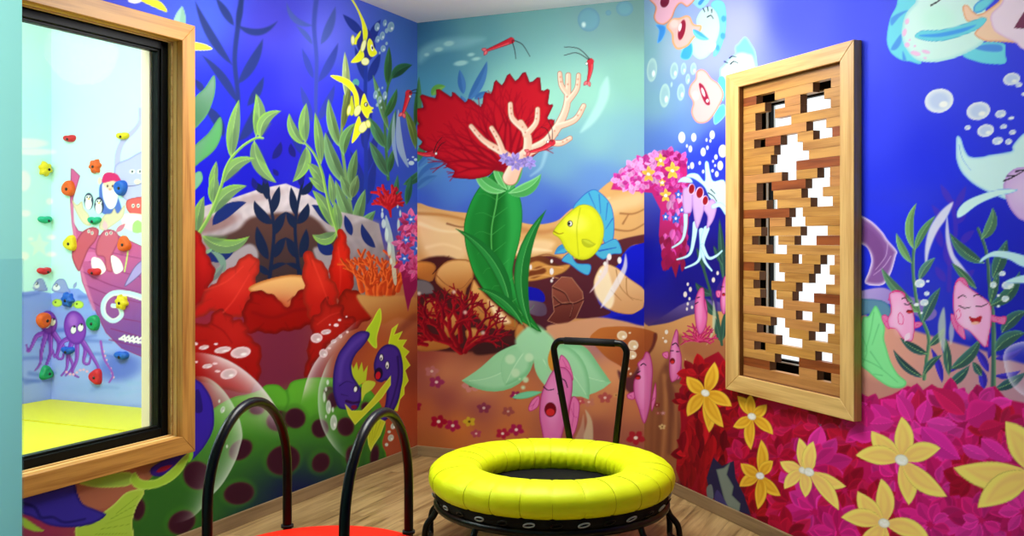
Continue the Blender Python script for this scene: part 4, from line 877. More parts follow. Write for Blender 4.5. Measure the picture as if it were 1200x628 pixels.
def paint_right(p):
    p.bg([(757, 60, (118, 170, 176)), (770, 120, (122, 172, 184)), (790, 60, (150, 178, 200)), (790, 120, (120, 160, 196)), (800, 150, (102, 142, 204)), (830, 110, (116, 128, 222)), (862, 30, (150, 156, 240)), (830, 70, (150, 160, 230)), (930, 20, (66, 78, 232)), (1020, 20, (52, 68, 232)), (1020, 150, (46, 60, 238)),  # palest top points have ceiling spot glow mixed into the colour
          (1100, 60, (38, 54, 236)), (1190, 90, (28, 46, 234)), (1100, 180, (24, 42, 230)), (1040, 240, (34, 50, 236)), (840, 180, (34, 48, 206)), (780, 170, (84, 122, 204)), (810, 190, (40, 60, 205)), (835, 250, (22, 18, 140)), (845, 300, (20, 14, 116)), (770, 320, (12, 16, 160)), (800, 330, (16, 14, 130)),
          (900, 300, (30, 40, 200)), (1010, 310, (30, 44, 224)), (1150, 280, (22, 30, 200)), (1080, 360, (40, 50, 200)), (1190, 350, (24, 30, 180)), (1300, 100, (30, 46, 230)), (1300, 350, (24, 30, 180)), (760, 450, (170, 104, 62)), (785, 470, (160, 98, 58)), (800, 430, (150, 90, 62)), (770, 530, (120, 66, 60)), (790, 550, (96, 36, 46))], 18, 1.7)
    # mauve hill and sand
    p.fill([(750, 388), (766, 378), (784, 366), (800, 356), (820, 350), (834, 352), (850, 360), (870, 400), (760, 404)], (96, 82, 152), soft=1.2, grad=((800, 350), (800, 380), (60, 44, 110)))
    p.fill([(745, 384), (760, 382), (784, 378), (806, 370), (826, 366), (856, 366), (900, 380), (900, 450), (850, 450), (800, 470), (798, 560), (745, 560)], (206, 150, 94), soft=1.0, grad=((800, 370), (790, 470), (150, 92, 58)))
    p.fill([(800, 398), (830, 394), (860, 400), (860, 424), (826, 424), (800, 416)], (160, 96, 64), soft=7, alpha=.8)
    for q in [([(796, 396), (786, 420), (776, 440), (774, 470), (770, 540)], 8, (122, 70, 46)), ([(782, 430), (786, 470), (784, 530)], 5, (104, 56, 42)), ([(800, 444), (784, 448), (788, 466), (796, 520), (798, 570)], 9, (112, 60, 46)), ([(768, 450), (764, 500), (764, 560)], 5, (130, 76, 50))]: p.stroke(q[0], q[1], q[1]*.8, q[2], soft=3, alpha=.7)
    for q in [[(778, 440), (780, 480), (776, 540)], [(792, 470), (792, 530)]]: p.stroke(q, 4, 3, (188, 126, 76), soft=2.5, alpha=.6)
    slab(p); sand_flowers(p)
    # dark sea plants behind the frame
    for q in [((848, 330), (843, 256), 8, 0), ((846, 310), (836, 288), 6, 0), ((850, 300), (851, 262), 8, .1), ((836, 345), (815, 331), 9, -.15), ((842, 370), (826, 349), 9, -.12), ((844, 400), (838, 372), 8, 0), ((847, 398), (851, 362), 8, 0), ((826, 316), (816, 290), 6, 0)]: p.leaf(q[0], q[1], q[2], q[3], (46, 84, 74), (34, 66, 66), (80, 124, 96))
    p.stroke([(820, 300), (832, 340), (841, 372), (846, 404)], 3, 3, (50, 86, 70))
    for q in [((838, 350), (850, 322), 6), ((840, 366), (834, 336), 5)]: p.leaf(q[0], q[1], q[2], 0, (60, 30, 130), alpha=.8)
    p.fill([(836, 352), (839, 370), (836, 390), (828, 404), (834, 388), (835, 370)], (190, 200, 170), soft=1, alpha=.8)
    # fish in the top corner
    mint, cy, bl, or_ = (180, 214, 212), (112, 206, 222), (56, 136, 214), (236, 158, 92)
    p.fill([(806, -3), (812, 4), (822, 10), (832, -3)], (130, 196, 210)); p.stroke([(820, 4), (826, -3)], 4, 3, bl)
    p.fill([(762, -4), (768, 8), (766, 20), (770, 27), (778, 29), (787, 22), (792, 10), (798, 4), (806, 8), (812, -4)], (222, 170, 190), edge=(230, 150, 90), ew=3, line=(180, 110, 90), lw=.6); p.ell(779, 2, 5, 7, (110, 20, 50), 20)
    p.fill([(768, 29), (772, 36), (770, 50), (775, 48), (780, 38), (779, 30)], bl, edge=(100, 170, 226), ew=2)
    p.fill([(833, 6), (839, 0), (848, 3), (851, 16), (850, 38), (843, 60), (836, 66), (838, 50), (843, 32), (841, 16)], cy, line=(90, 180, 210), lw=.7)
    for q in [((848, 22), 3, 4), ((847, 42), 3, 4), ((841, 56), 2.5, 4)]: p.ell(*q[0], q[1], q[2], (70, 150, 224), soft=1)
    p.fill([(822, 12), (832, 8), (840, 16), (843.5, 32), (839, 50), (830, 65), (819, 69), (810, 60), (811, 48), (818, 36), (816, 24)], mint, edge=(170, 220, 224), ew=4)
    p.fill([(797, 66), (801, 56), (810, 50), (812, 60), (808, 69), (801, 70)], (60, 160, 214), edge=(110, 200, 226), ew=2)
    p.fill([(781, 31), (788, 22), (796, 21), (804, 18), (809, 20), (813, 28), (822, 30), (820, 38), (812, 46), (806, 54), (794, 58), (788, 50), (787, 40)], (222, 176, 170), edge=or_, ew=3.5)
    p.ell(799, 35, 4, 12, (140, 22, 52), 12); p.ell(797, 32, 1.6, 5, (246, 240, 240), 12); p.ell(790, 28, 5, 5, (234, 196, 190), soft=2)
    p.leaf((812, 34), (831, 46), 8, .1, (70, 160, 214), (110, 200, 226))
    for q in [[(824, 10), (826, 14)], [(829, 8), (830, 13)], [(834, 11), (834, 15)], [(829, 20), (833, 18), (836, 22)]]: p.stroke(q, 1.4, .8, (24, 24, 36))
    p.ell(836, 56, 2, 5, (240, 190, 216), 30, soft=1)
    # fish half hidden by the lattice frame
    p.fill([(861, 58), (866, 50), (873, 43), (880, 51), (886, 64), (886, 90), (870, 80)], cy, edge=(150, 224, 232), ew=3); p.ell(880, 68, 2, 3, (70, 150, 224))
    p.fill([(843, 84), (848, 76), (856, 67), (866, 61), (876, 62), (884, 68), (886, 100), (850, 110)], (190, 216, 218), edge=(140, 186, 204), ew=4)
    for q in [[(849, 72), (853, 74)], [(855, 68), (858, 66), (863, 67)], [(856, 75), (860, 72), (865, 74)]]: p.stroke(q, 1.5, .8, (24, 24, 36))
    p.fill([(842, 92), (848, 90), (851, 100), (848, 118), (842, 110)], (90, 196, 222)); p.fill([(836, 138), (839, 128), (848, 122), (851, 132), (846, 140), (838, 146)], (90, 190, 222), edge=(140, 220, 230), ew=2)
    p.fill([(809, 100), (815, 92), (816, 84), (822, 81), (828, 84), (834, 92), (842, 98), (848, 110), (844, 122), (834, 138), (826, 144), (816, 143), (810, 132), (812, 120), (807, 110)], (226, 180, 178), edge=(230, 146, 118), ew=3, line=(226, 140, 120), lw=.6)
    p.fill([(819, 98), (824, 100), (829, 110), (832, 122), (827, 122), (822, 112)], (150, 22, 60)); p.ell(824, 108, 1.5, 5.5, (248, 244, 244), -20); p.ell(829, 118, 1.6, 2, (248, 244, 244)); p.ell(815, 112, 4, 5, (236, 200, 196), soft=2)
    # bubbles
    for q in [(764, 82, 6, 14), (790, 83, 4.6, 10), (801, 80.6, 3.2, 7), (812.6, 80.6, 3.5, 7), (806, 92.6, 2.6, 6), (779, 112, 6, 14), (798, 108, 4.5, 10), (787, 99, 1.3, 3)]: p.bubble(q[0], q[1], q[2], q[3], 4, (176, 212, 204), (150, 190, 194), alpha=.85)
    for q in [(799, 161, 4, 6.5), (813, 161, 3, 5), (834.6, 158, 3, 5), (809, 174.5, 2.2, 4), (824, 178, 3, 5), (847, 177, 5, 7.5), (805, 171, 1.2, 2), (829, 173, 1.5, 2.5), (828, 164, 1.2, 2), (832.5, 165, 1.2, 2), (839, 184, 2, 3), (844, 194, 3.3, 5.5), (840, 204, 2.2, 3.5), (811, 194, 2.4, 4), (820, 191, 1.5, 2.2), (803.5, 189, 2, 4),
              (824, 201, 1.5, 2.2), (835, 200, 1.5, 2), (835.6, 189, 1.2, 1.6), (838, 194, 1.2, 1.6), (807, 196, 1.2, 2)]: p.bubble(q[0], q[1], q[2], q[3], 0, (236, 242, 232), (212, 226, 226))
    pink_bouquet(p)
    # pale squid with lavender mouths
    sq, se, lv = (200, 238, 244), (140, 196, 232), (206, 168, 226)
    def tent(pts, w0, w1): p.stroke(pts, w0+1.2, w1+.8, se); p.stroke(pts, w0, w1, sq)
    tent([(803.5, 252), (803, 268), (799, 282), (788, 290)], 4, 1.4); tent([(815, 262), (813, 280), (808, 298), (793.5, 304)], 5.5, 1.2); tent([(822, 270), (822, 290), (818, 306), (803, 314)], 5, 1.2); tent([(828, 268), (823, 286), (825, 304), (834, 317)], 6, 1.4); tent([(823, 288), (830, 302), (839, 300), (846, 294)], 4, 1.2)
    p.fill([(826, 191), (830, 190), (832, 200), (836, 212), (850, 213), (852, 252), (842, 240), (832, 232), (826, 220), (820, 214), (812, 209), (804, 207), (809, 203), (818, 204), (826, 212)], sq, line=se, lw=.7)
    p.leaf((812, 214), (794, 214), 7, .2, sq, edge=se)
    for f in ([(800, 224), (806, 219), (812, 226), (811, 246), (807, 250), (801, 248)], [(811, 227), (822, 227), (826, 240), (822.5, 255), (817, 268), (813.6, 257)], [(824, 243), (834, 233), (840, 241), (836, 258), (828, 268), (829, 254)]): p.fill(f, lv, edge=(176, 130, 206), ew=2.5)
    for q in [(810.5, 221.5, 3.2, 5.5), (820, 226, 3.8, 6), (826.5, 235, 3, 5)]: p.ell(q[0], q[1], q[2]+1, q[3]+1, (230, 200, 240)); p.ell(q[0], q[1], q[2], q[3], (150, 16, 30), 10)
    for q in [[(830, 226), (836, 230), (840, 236)], [(833, 222), (838, 227)]]: p.stroke(q, 1.3, .8, (24, 24, 40))
    tent([(836, 242), (844, 240), (852, 248)], 4, 5)
    # small pink fish
    for k in range(8):
        a = math.radians(200+k*20); p.coral(820, 400, -172+k*24, 10, 3, (176, 26, 84), (214, 70, 130), 300+k, depth=2, spread=28)
    pink_fish(p, [(820, 338), (825, 339), (826, 356), (829, 372), (826, 386), (820, 392), (816, 384), (814, 366), (815, 350)], [[(826, 350), (829, 362), (828, 376), (825, 366)]], [[(815, 356), (818, 354)], [(817, 349), (820, 348)]], None, (228, 104, 172))
    pink_fish(p, [(848, 326), (852, 326), (854, 350), (850, 367), (846, 366), (844, 350)], [[(839, 341), (845, 341), (844, 348), (840, 348)]], [[(845, 336), (848, 336)]], (848, 345, 2, 2))
    pink_fish(p, [(792, 386), (795, 390), (795, 402), (799, 420), (796, 440), (790, 447), (786, 446), (784, 432), (785, 412), (788, 398)], [[(776, 414), (783, 412), (783, 420), (778, 419)], [(797, 424), (799, 434), (796, 444), (793, 442)]], [[(788, 404), (792, 402), (795, 406)], [(786, 411), (789, 411)], [(793, 412), (796, 412)]], (788, 423, 3, 3.5))
    shared_fish(p)
    for q in [(781, 389, 2, 2.6), (780, 400, 2, 2), (777, 396, 1, 1), (803, 345, 2.2, 3.4), (809, 339, 1.8, 3), (806, 333, 1.4, 2), (808, 350, 1.4, 2), (806, 356, 1.4, 2), (811, 360, 1.4, 2), (805, 362, 1.2, 2), (836, 328, 2, 3), (841, 320, 1.6, 2.4)]: p.ell(q[0], q[1], q[2], q[3], (226, 216, 206))
    p.leaf((806, 446), (803, 420), 5, 0, (226, 226, 170), alpha=.8)
    # --- near part of the wall: reef arch, plants, fish
    p.fill([(995, 375), (1030, 378), (1060, 384), (1100, 396), (1150, 410), (1220, 430), (1400, 450), (1400, 520), (990, 520)], (224, 156, 136), soft=2.5, grad=((1020, 380), (1200, 470), (188, 138, 160)))
    p.fill([(1000, 440), (1060, 452), (1120, 462), (1220, 480), (1220, 500), (1000, 480)], (176, 116, 110), soft=8, alpha=.6)
    p.fill([(1000, 250), (1008, 252), (1022, 260), (1034, 272), (1040, 281), (1051, 294), (1050, 300), (1044, 320), (1034, 334), (1014, 332), (1018, 318), (1021, 304), (1016, 290), (1005, 285), (998, 286)], (136, 88, 160), edge=(214, 190, 236), ew=5, line=(226, 206, 244), lw=1.2, soft=.6)
    p.fill([(1006, 262), (1022, 270), (1034, 286), (1036, 302), (1026, 318), (1024, 300), (1014, 284)], (120, 70, 140), soft=3, alpha=.8); p.stroke([(1040, 284), (1038, 300), (1026, 316)], 1.2, .8, (190, 150, 210)); p.stroke([(1044, 300), (1036, 312), (1024, 322)], 1.2, .8, (190, 150, 210))
    p.fill([(1000, 344), (1012, 340), (1034, 337), (1050, 343), (1080, 352), (1098, 366), (1086, 376), (1060, 362), (1030, 354), (1000, 354)], (176, 154, 222), soft=1, grad=((1010, 338), (1080, 370), (126, 104, 190)))
    p.fill([(1000, 352), (1018, 350), (1036, 353), (1044, 362), (1040, 372), (1018, 368), (1000, 372)], (92, 138, 172), edge=(70, 116, 160), ew=3)
    for q in [(1060, 230, 120, 20), (1120, 320, 60, 26)]: p.ell(q[0], q[1], q[2], q[3], (52, 62, 210), glow=True, alpha=.25)
    vi = (86, 46, 186)
    for q in [((1116, 240), (1102, 216), 8, 0), ((1120, 244), (1132, 218), 8, 0), ((1108, 262), (1092, 240), 8, 0), ((1122, 262), (1130, 240), 8, .1), ((1126, 286), (1142, 270), 9, -.05), ((1104, 290), (1096, 262), 9, 0), ((1112, 312), (1108, 282), 10, 0), ((1108, 330), (1096, 312), 9, 0), ((1126, 330), (1142, 316), 9, 0)]: p.leaf(q[0], q[1], q[2], q[3], vi, soft=1.2, alpha=.6)
    p.stroke([(1116, 236), (1120, 270), (1114, 300), (1112, 340)], 5, 5, vi, soft=1.4, alpha=.6)
    for q in [((1104, 448), (1091, 408), 8, .05), ((1114, 436), (1140, 421), 7, -.1), ((1158, 436), (1142, 408), 9, .05), ((1152, 456), (1147, 430), 10, .08), ((1166, 420), (1198, 408), 8, .1), ((1166, 440), (1196, 434), 7, .1), ((1110, 420), (1104, 396), 7, 0), ((1158, 420), (1168, 388), 8, 0)]: p.leaf(q[0], q[1], q[2], q[3], (62, 48, 200), (48, 36, 170))
    # crescents of a large bubble
    p.fill([(1117, 237), (1106, 244), (1096, 256), (1088, 271), (1084, 292), (1085, 314), (1089, 294), (1098, 272), (1110, 254)], (232, 232, 252), soft=1.5, alpha=.9)
    p.fill([(1110, 254), (1108, 272), (1110, 290), (1116, 306), (1126, 319), (1142, 332), (1128, 312), (1118, 298), (1113, 278)], (226, 226, 250), soft=1.3, alpha=.9)
    def gl(b, t, w, bend=0., c=(62, 106, 98), r=(132, 176, 116)): p.leaf(b, t, w, bend, c, np.array(c)*.82, r, edge=np.array(c)*1.3)
    p.stroke([(1071, 292), (1070, 318), (1076, 362), (1088, 394), (1086, 420), (1083, 444)], 3.6, 4.4, (70, 118, 96), hi=(126, 172, 120))
    gl((1071, 292), (1074, 238), 10, -.13, (120, 168, 100)); gl((1072, 293), (1096, 253), 9, -.06, (92, 146, 100)); gl((1068, 308), (1050, 273), 9, -.05, (112, 164, 108)); gl((1077, 328), (1096, 302), 10, -.08, (84, 132, 124))
    gl((1070, 354), (1033, 314), 11, -.08, (84, 132, 104)); gl((1081, 378), (1102, 337), 12, -.03, (62, 106, 112)); gl((1087, 415), (1055, 396), 10, -.06, (44, 84, 86)); gl((1082, 442), (1047, 410), 9, -.1, (44, 76, 86)); gl((1089, 405), (1107, 384), 9, .06, (64, 106, 100)); gl((1082, 440), (1104, 416), 8, -.1, (56, 100, 96)); gl((1076, 366), (1058, 352), 8, 0, (110, 160, 110))
    p.stroke([(1146, 268), (1156, 296), (1160, 340), (1164, 380), (1164, 456)], 3.5, 6, (58, 98, 96), hi=(110, 150, 110))
    gl((1150, 280), (1163, 243), 13, .14, (84, 132, 104)); gl((1153, 308), (1113, 273), 13, -.1, (66, 112, 98)); gl((1163, 326), (1180, 281), 16, .02, (58, 104, 98)); gl((1144, 338), (1115, 308), 9, 0, (70, 118, 96)); gl((1160, 358), (1195, 318), 15, .14, (58, 106, 98)); gl((1114, 432), (1149, 396), 14, .1, (60, 102, 100)); gl((1110, 452), (1136, 428), 11, .06, (52, 94, 98)); gl((1166, 412), (1202, 390), 16, -.12, (60, 104, 100)); gl((1166, 456), (1202, 436), 12, .06, (48, 86, 100)); gl((1174, 390), (1204, 364), 15, -.1, (56, 98, 100)); gl((1150, 440), (1140, 424), 9, 0, (50, 92, 96)); gl((1112, 440), (1108, 396), 10, 0, (62, 104, 100)); gl((1160, 356), (1170, 318), 10, 0, (66, 112, 100))
    p.fill([(1106, 360), (1100, 376), (1100, 396), (1106, 412), (1108, 394), (1108, 376)], (196, 210, 190), soft=1.4, alpha=.8); p.fill([(1116, 372), (1112, 388), (1114, 404), (1118, 390)], (210, 210, 206), soft=1.4, alpha=.7)
    # green leaf coral
    gc = [(1026, 358), (1033, 370), (1037, 384), (1036, 396), (1039, 408), (1044, 424), (1052, 438), (1062, 447), (1058, 454), (1044, 454), (1030, 446), (1018, 436), (1005, 424), (1000, 404), (1008, 388), (1011, 372), (1018, 370)]
    p.fill(gc, (132, 226, 152), edge=(100, 206, 124), ew=3, soft=.7)
    for q in [[(1024, 366), (1020, 390), (1014, 412)], [(1030, 380), (1022, 404)], [(1010, 420), (1030, 430), (1052, 448)], [(1020, 412), (1034, 432)], [(1010, 394), (1016, 410), (1012, 424)], [(1034, 440), (1024, 438)]]: p.stroke(q, 1.2, .6, (90, 190, 116), soft=.9, alpha=.8)
    # two pink fish
    hp = (224, 40, 130)
    pink_fish(p, [(1042, 346), (1046, 342), (1056, 342), (1064, 352), (1070, 364), (1072, 378), (1071, 392), (1068, 400), (1058, 397), (1050, 386), (1042, 384), (1040, 374), (1044, 364)],
              [[(1041, 352), (1046, 341), (1056, 341), (1061, 346), (1050, 347)], [(1033, 371), (1038, 369), (1044, 376), (1042, 386), (1036, 380)], [(1070, 378), (1078, 377), (1081, 380), (1076, 384), (1070, 384)]], [[(1057, 350), (1061, 349), (1064, 354)], [(1060, 356), (1064, 357), (1068, 355)]], (1066, 365, 4, 2.2), (244, 168, 218), hp, (252, 200, 234))
    p.fill([(1052, 370), (1055, 366), (1059, 372), (1058, 380), (1053, 379)], (248, 178, 222), line=hp, lw=.8); p.leaf((1066, 390), (1060, 400), 6, 0, (252, 210, 236))
    pink_fish(p, [(1118, 336), (1124, 328), (1130, 332), (1140, 340), (1152, 348), (1161, 358), (1162, 376), (1159, 394), (1155, 407), (1146, 399), (1136, 388), (1128, 384), (1120, 376), (1117, 360)],
              [[(1119, 334), (1123, 326), (1130, 326), (1135, 336), (1126, 336)], [(1114, 368), (1122, 372), (1129, 384), (1131, 398), (1122, 390), (1116, 380)], [(1162, 369), (1170, 371), (1179, 371), (1177, 380), (1168, 378), (1162, 376)], [(1154, 400), (1158, 392), (1158, 407)]],
              [[(1123, 349), (1128, 346), (1132, 348)], [(1124, 358), (1130, 361), (1137, 360)], [(1141, 347), (1146, 345), (1151, 348)], [(1144, 359), (1150, 359), (1157, 356)]], None, (246, 172, 222), hp, (253, 206, 238))
    p.fill([(1136, 371), (1142, 373), (1150, 370), (1149, 377), (1143, 379), (1138, 377)], (176, 22, 40)); p.ell(1143, 378.5, 5, 1.6, (246, 180, 160)); p.fill([(1120, 366), (1124, 362), (1126, 370), (1122, 374)], (250, 186, 226), line=hp, lw=.7)
    for q in [(1078, 332, 6, 5), (1087, 329.6, 2, 1.6), (1086, 344, 3.2, 2.6), (1083, 354.6, 5, 4), (1080, 366.5, 1.6, 1.4), (1174.5, 320.7, 4, 3), (1164, 333.7, 4, 3.6), (1181, 334, 7, 5), (1178, 350, 4.5, 3.6), (1170, 346, 2, 1.5), (1170, 359, 2, 1.5), (1074, 357, 3, 2)]: p.bubble(q[0], q[1], q[2], q[3], -8, (238, 246, 250), (206, 226, 240))
    p.rim([(1176, 416), (1180, 440), (1190, 456), (1206, 466), (1230, 468), (1250, 440), (1240, 412), (1210, 400), (1186, 404)], (226, 216, 240), 7, .8)
    # large pale blue fish at the top right
    c1 = (102, 210, 230)
    p.fill([(1056, -6), (1050, 8), (1043, 22), (1039, 46), (1043, 60), (1050, 67), (1058, 71), (1066, 72), (1080, 74), (1070, 50), (1066, 20), (1084, -6)], c1, edge=(84, 190, 222), ew=2)
    for f in ([(1064, 12), (1054, 20), (1045, 30), (1044, 22), (1052, 16)], [(1056, 40), (1048, 50), (1044, 58), (1050, 58), (1056, 50)], [(1058, 60), (1062, 70), (1058, 70)]): p.fill(f, (64, 146, 226), soft=1.2)
    p.fill([(1128, 64), (1144, 72), (1160, 75), (1178, 74), (1178, 62), (1176, 51), (1150, 50)], c1, edge=(84, 196, 224), ew=2); p.fill([(1142, 56), (1156, 52), (1173, 53), (1173, 60), (1156, 60)], (64, 140, 230), soft=1.2)
    p.fill([(1082, -6), (1072, 4), (1063, 14), (1058, 27), (1057, 43), (1062, 57), (1074, 70), (1092, 73), (1112, 70), (1133, 62), (1152, 50), (1160, 30), (1150, 0), (1140, -6)], (206, 242, 236), edge=(172, 226, 228), ew=5)
    p.ell(1100, 22, 18, 14, (190, 246, 226), soft=8, alpha=.7)
    p.fill([(1128, 8), (1134, 6), (1141, 14), (1150, 16), (1170, 2), (1176, -6), (1215, -6), (1215, 56), (1196, 51), (1170, 49), (1154, 48), (1142, 40), (1148, 30), (1138, 27), (1131, 22)], (246, 202, 172), edge=(232, 160, 112), ew=3)
    p.fill([(1161, 18), (1172, 6), (1184, -6), (1230, -6), (1230, 62), (1200, 58), (1190, 50), (1174, 42), (1164, 34)], (240, 216, 236), edge=(226, 180, 220), ew=3)
    p.fill([(1188, 33), (1196, 20), (1204, 8), (1216, 20), (1210, 34)], (112, 24, 74), smooth=False)
    p.fill([(1141, 8), (1146, 2), (1158, -4), (1168, -4), (1160, 6), (1150, 14), (1142, 15)], c1, edge=(60, 150, 226), ew=3)
    p.fill([(1072, 43), (1080, 36), (1100, 35), (1120, 31), (1140, 24), (1152, 20), (1156, 24), (1146, 34), (1124, 43), (1104, 48), (1086, 48)], (96, 208, 228), line=(70, 180, 214), lw=.8); p.fill([(1078, 41), (1100, 39), (1124, 34), (1144, 29), (1130, 37), (1104, 43), (1082, 43)], (46, 152, 236), soft=1)
    for q in [(1063, 25, 2.5, 3.6), (1060, 38, 2.5, 4.6), (1063, 52.5, 3, 3), (1073, 62.6, 6, 2.6), (1085, 60.7, 5, 2), (1084, 68, 2, 1.2), (1072, 54, 1.6, 1.2), (1066, 47, 1.3, 1.3)]: p.ell(q[0], q[1], q[2], q[3], (234, 190, 226), 15)
    p.stroke([(1091, 6), (1097, 3), (1104, -2)], 2, 1.2, (24, 24, 36))
    for q in [(1100.5, 118, 17, 14), (1146.5, 130, 14, 10.5), (1155, 153, 10, 7.2), (1172.6, 133.5, 6.5, 4.6), (1134, 149.5, 3.6, 2.7), (1176, 148.4, 4.3, 2.7), (1186.6, 155, 4, 2.8), (1169, 165, 6.4, 4.4), (1182, 166, 4.2, 3.2), (1185, 138.4, 3.6, 2), (1185.5, 92.7, 10, 7.2), (1194, 99.4, 4, 2.8), (1200, 110, 3, 2)]: p.bubble(q[0], q[1], q[2], q[3], -14, (238, 244, 246), (198, 214, 240))
    # pale squid at the right edge
    p.fill([(1121, 160), (1126, 162), (1130, 174), (1136, 183), (1148, 184), (1162, 181), (1185, 177), (1187, 170), (1204, 154), (1240, 150), (1240, 230), (1196, 238), (1160, 226), (1140, 215), (1127, 202), (1121, 188), (1120, 175)], (206, 240, 250), edge=(166, 212, 246), ew=4, line=(132, 186, 240), lw=.8)
    p.stroke([(1124, 170), (1128, 186), (1138, 200)], 1.2, .6, (130, 184, 236)); p.fill([(1176, 216), (1184, 201), (1200, 196), (1240, 200), (1240, 270), (1200, 259), (1188, 250), (1180, 236)], (212, 176, 232), edge=(190, 146, 220), ew=4); p.ell(1200, 224, 14, 16, (226, 200, 240), soft=8, alpha=.6)
    for q in [[(1176, 212), (1186, 208), (1200, 200)], [(1180, 206), (1190, 206)], [(1190, 201), (1204, 198)]]: p.stroke(q, 1.8, 1, (30, 24, 44))
    p.fill([(1192, 222), (1170, 222), (1146, 229), (1130, 237), (1122, 247), (1122, 255), (1130, 252), (1146, 240), (1166, 231), (1186, 226)], (206, 240, 250), line=(140, 192, 240), lw=.8)
    p.fill([(1148, 308), (1152, 301), (1166, 294), (1184, 295), (1210, 302), (1240, 310), (1240, 320), (1200, 313), (1182, 304), (1162, 301)], (196, 234, 250), line=(140, 192, 240), lw=.8); p.fill([(1178, 330), (1200, 322), (1230, 322), (1230, 332), (1200, 332)], (196, 234, 250), line=(140, 192, 240), lw=.8)
    dahlias(p)

def dahlias(p):
    p.fill([(796, 456), (808, 440), (826, 420), (842, 412), (856, 430), (900, 440), (1000, 470), (1010, 462), (1028, 468), (1046, 462), (1064, 452), (1080, 458), (1092, 450), (1112, 462), (1140, 462), (1166, 452), (1180, 468), (1240, 480), (1400, 500), (1400, 700), (900, 700), (840, 620), (800, 572), (792, 550), (798, 500)],
           (150, 12, 34), smooth=False, soft=.8, grad=((820, 520), (960, 520), (190, 18, 94)))
    p.fill([(936, 500), (956, 488), (978, 492), (986, 512), (966, 520), (946, 512)], (140, 104, 130), soft=2)
    R1 = [(176, 14, 28), (150, 8, 26), (196, 22, 36), (128, 6, 26)]; R2 = [(186, 14, 56), (200, 24, 84), (162, 8, 46)]; R3 = [(212, 34, 136), (226, 48, 160), (194, 20, 104), (204, 28, 118)]
    jobs = [(818, 440, 24, R1), (850, 444, 22, R1), (806, 470, 18, R1), (868, 470, 26, R1), (830, 500, 30, R1), (812, 530, 26, R1), (838, 535, 26, R1), (858, 500, 26, R1), (880, 500, 30, R2), (904, 500, 28, R2), (870, 540, 26, R2), (930, 500, 30, R2), (900, 560, 34, R1), (872, 580, 26, R1), (884, 604, 30, R1), (925, 590, 32, R2), (960, 500, 30, R2), (1000, 520, 34, R2), (950, 545, 46, R3), (912, 536, 24, R2),
            (955, 600, 40, R3), (990, 575, 34, R2), (1015, 490, 34, R3), (1000, 478, 22, R3), (1070, 488, 42, R3), (1110, 480, 38, R2+R3), (1146, 484, 40, R3), (1170, 500, 34, R2), (1100, 520, 34, R3), (1050, 560, 40, R3), (1100, 570, 40, R3), (1140, 560, 38, R2), (1020, 590, 34, R2), (1180, 540, 40, R3), (1090, 615, 40, R3), (1150, 610, 36, R3), (1200, 600, 40, R3), (980, 625, 40, R3), (920, 630, 36, R2), (1220, 500, 36, R3), (1040, 640, 40, R2), (1260, 560, 50, R3), (1300, 620, 60, R3)]
    for i, (x, y, r, c) in enumerate(jobs): p.petals(x, y, r, c, 400+i, 2, 9, .46, veins=.86)
    rn = random.Random(21)
    for i in range(46):      # hanging dark red tongues
        x = rn.uniform(800, 850); y = rn.uniform(490, 570); 
        if y > 545+(x-800)*.45+10: continue
        c = np.array(R1[rn.randrange(4)])*rn.uniform(.75, 1.05); p.leaf((x, y), (x+rn.uniform(-4, 4), y+rn.uniform(20, 30)), 9, rn.uniform(-.1, .1), c, c*.86)
    # big magenta single petals near the frame corner
    for b, t, w, c in [((1075, 488), (1076, 456), 20, (190, 20, 80)), ((1068, 494), (1050, 462), 18, (222, 44, 156)), ((1078, 496), (1086, 468), 20, (222, 44, 160)), ((1086, 494), (1122, 498), 18, (222, 56, 168)), ((1080, 500), (1126, 538), 26, (216, 40, 160)), ((1130, 486), (1092, 456), 24, (204, 24, 96)), ((1132, 492), (1166, 472), 36, (208, 30, 130)), ((1146, 504), (1176, 496), 20, (190, 18, 80)), ((1150, 514), (1186, 540), 20, (220, 44, 160)), ((1128, 522), (1160, 536), 16, (220, 50, 166)), ((1040, 500), (1020, 474), 22, (220, 40, 156)), ((1030, 505), (994, 512), 26, (220, 40, 152)), ((1016, 500), (1012, 474), 18, (208, 30, 130)), ((1020, 496), (1048, 494), 18, (214, 44, 150))]:
        p.leaf(b, t, w, .05, c, np.array(c)*.9, np.minimum(255, np.array(c)*1.12), edge=np.minimum(255, np.array(c)*1.08))
    # grey green leaf and navy shade plant by the baseboard
    p.fill([(836, 536), (846, 546), (860, 540), (862, 560), (872, 580), (880, 604), (850, 594), (832, 580), (828, 560)], (38, 34, 70), smooth=False)
    p.fill([(839, 550), (848, 548), (856, 541), (852, 556), (860, 570), (858, 580), (868, 590), (866, 604), (880, 610), (852, 600), (846, 576)], (122, 134, 122), smooth=False, edge=(90, 104, 100), ew=2)
    p.fill([(828, 572), (834, 568), (836, 584), (830, 586)], (110, 120, 118)); p.fill([(840, 574), (848, 584), (856, 602), (838, 590)], (66, 58, 112), soft=1)
    gd, ge = (226, 166, 34), (244, 196, 60)
    lg, le = (246, 212, 104), (250, 222, 112)
    s1, s2 = (206, 136, 22), (232, 178, 112)
    p.bloom((826.5, 460.5), [(837.5, 424), (804.5, 441), (805.5, 488), (831, 507), (848, 501), (857.5, 476)], 16, gd, ge, shade=s1)
    p.bloom((881, 488), [(864, 464), (880, 462), (898.5, 474), (906, 509), (880, 527), (859, 500)], 13, (230, 172, 50), ge, shade=s1)
    p.bloom((890.7, 557.5), [(892, 515), (906, 540), (915, 581), (888, 597), (866.5, 570), (868, 543)], 14, gd, ge, shade=s1)
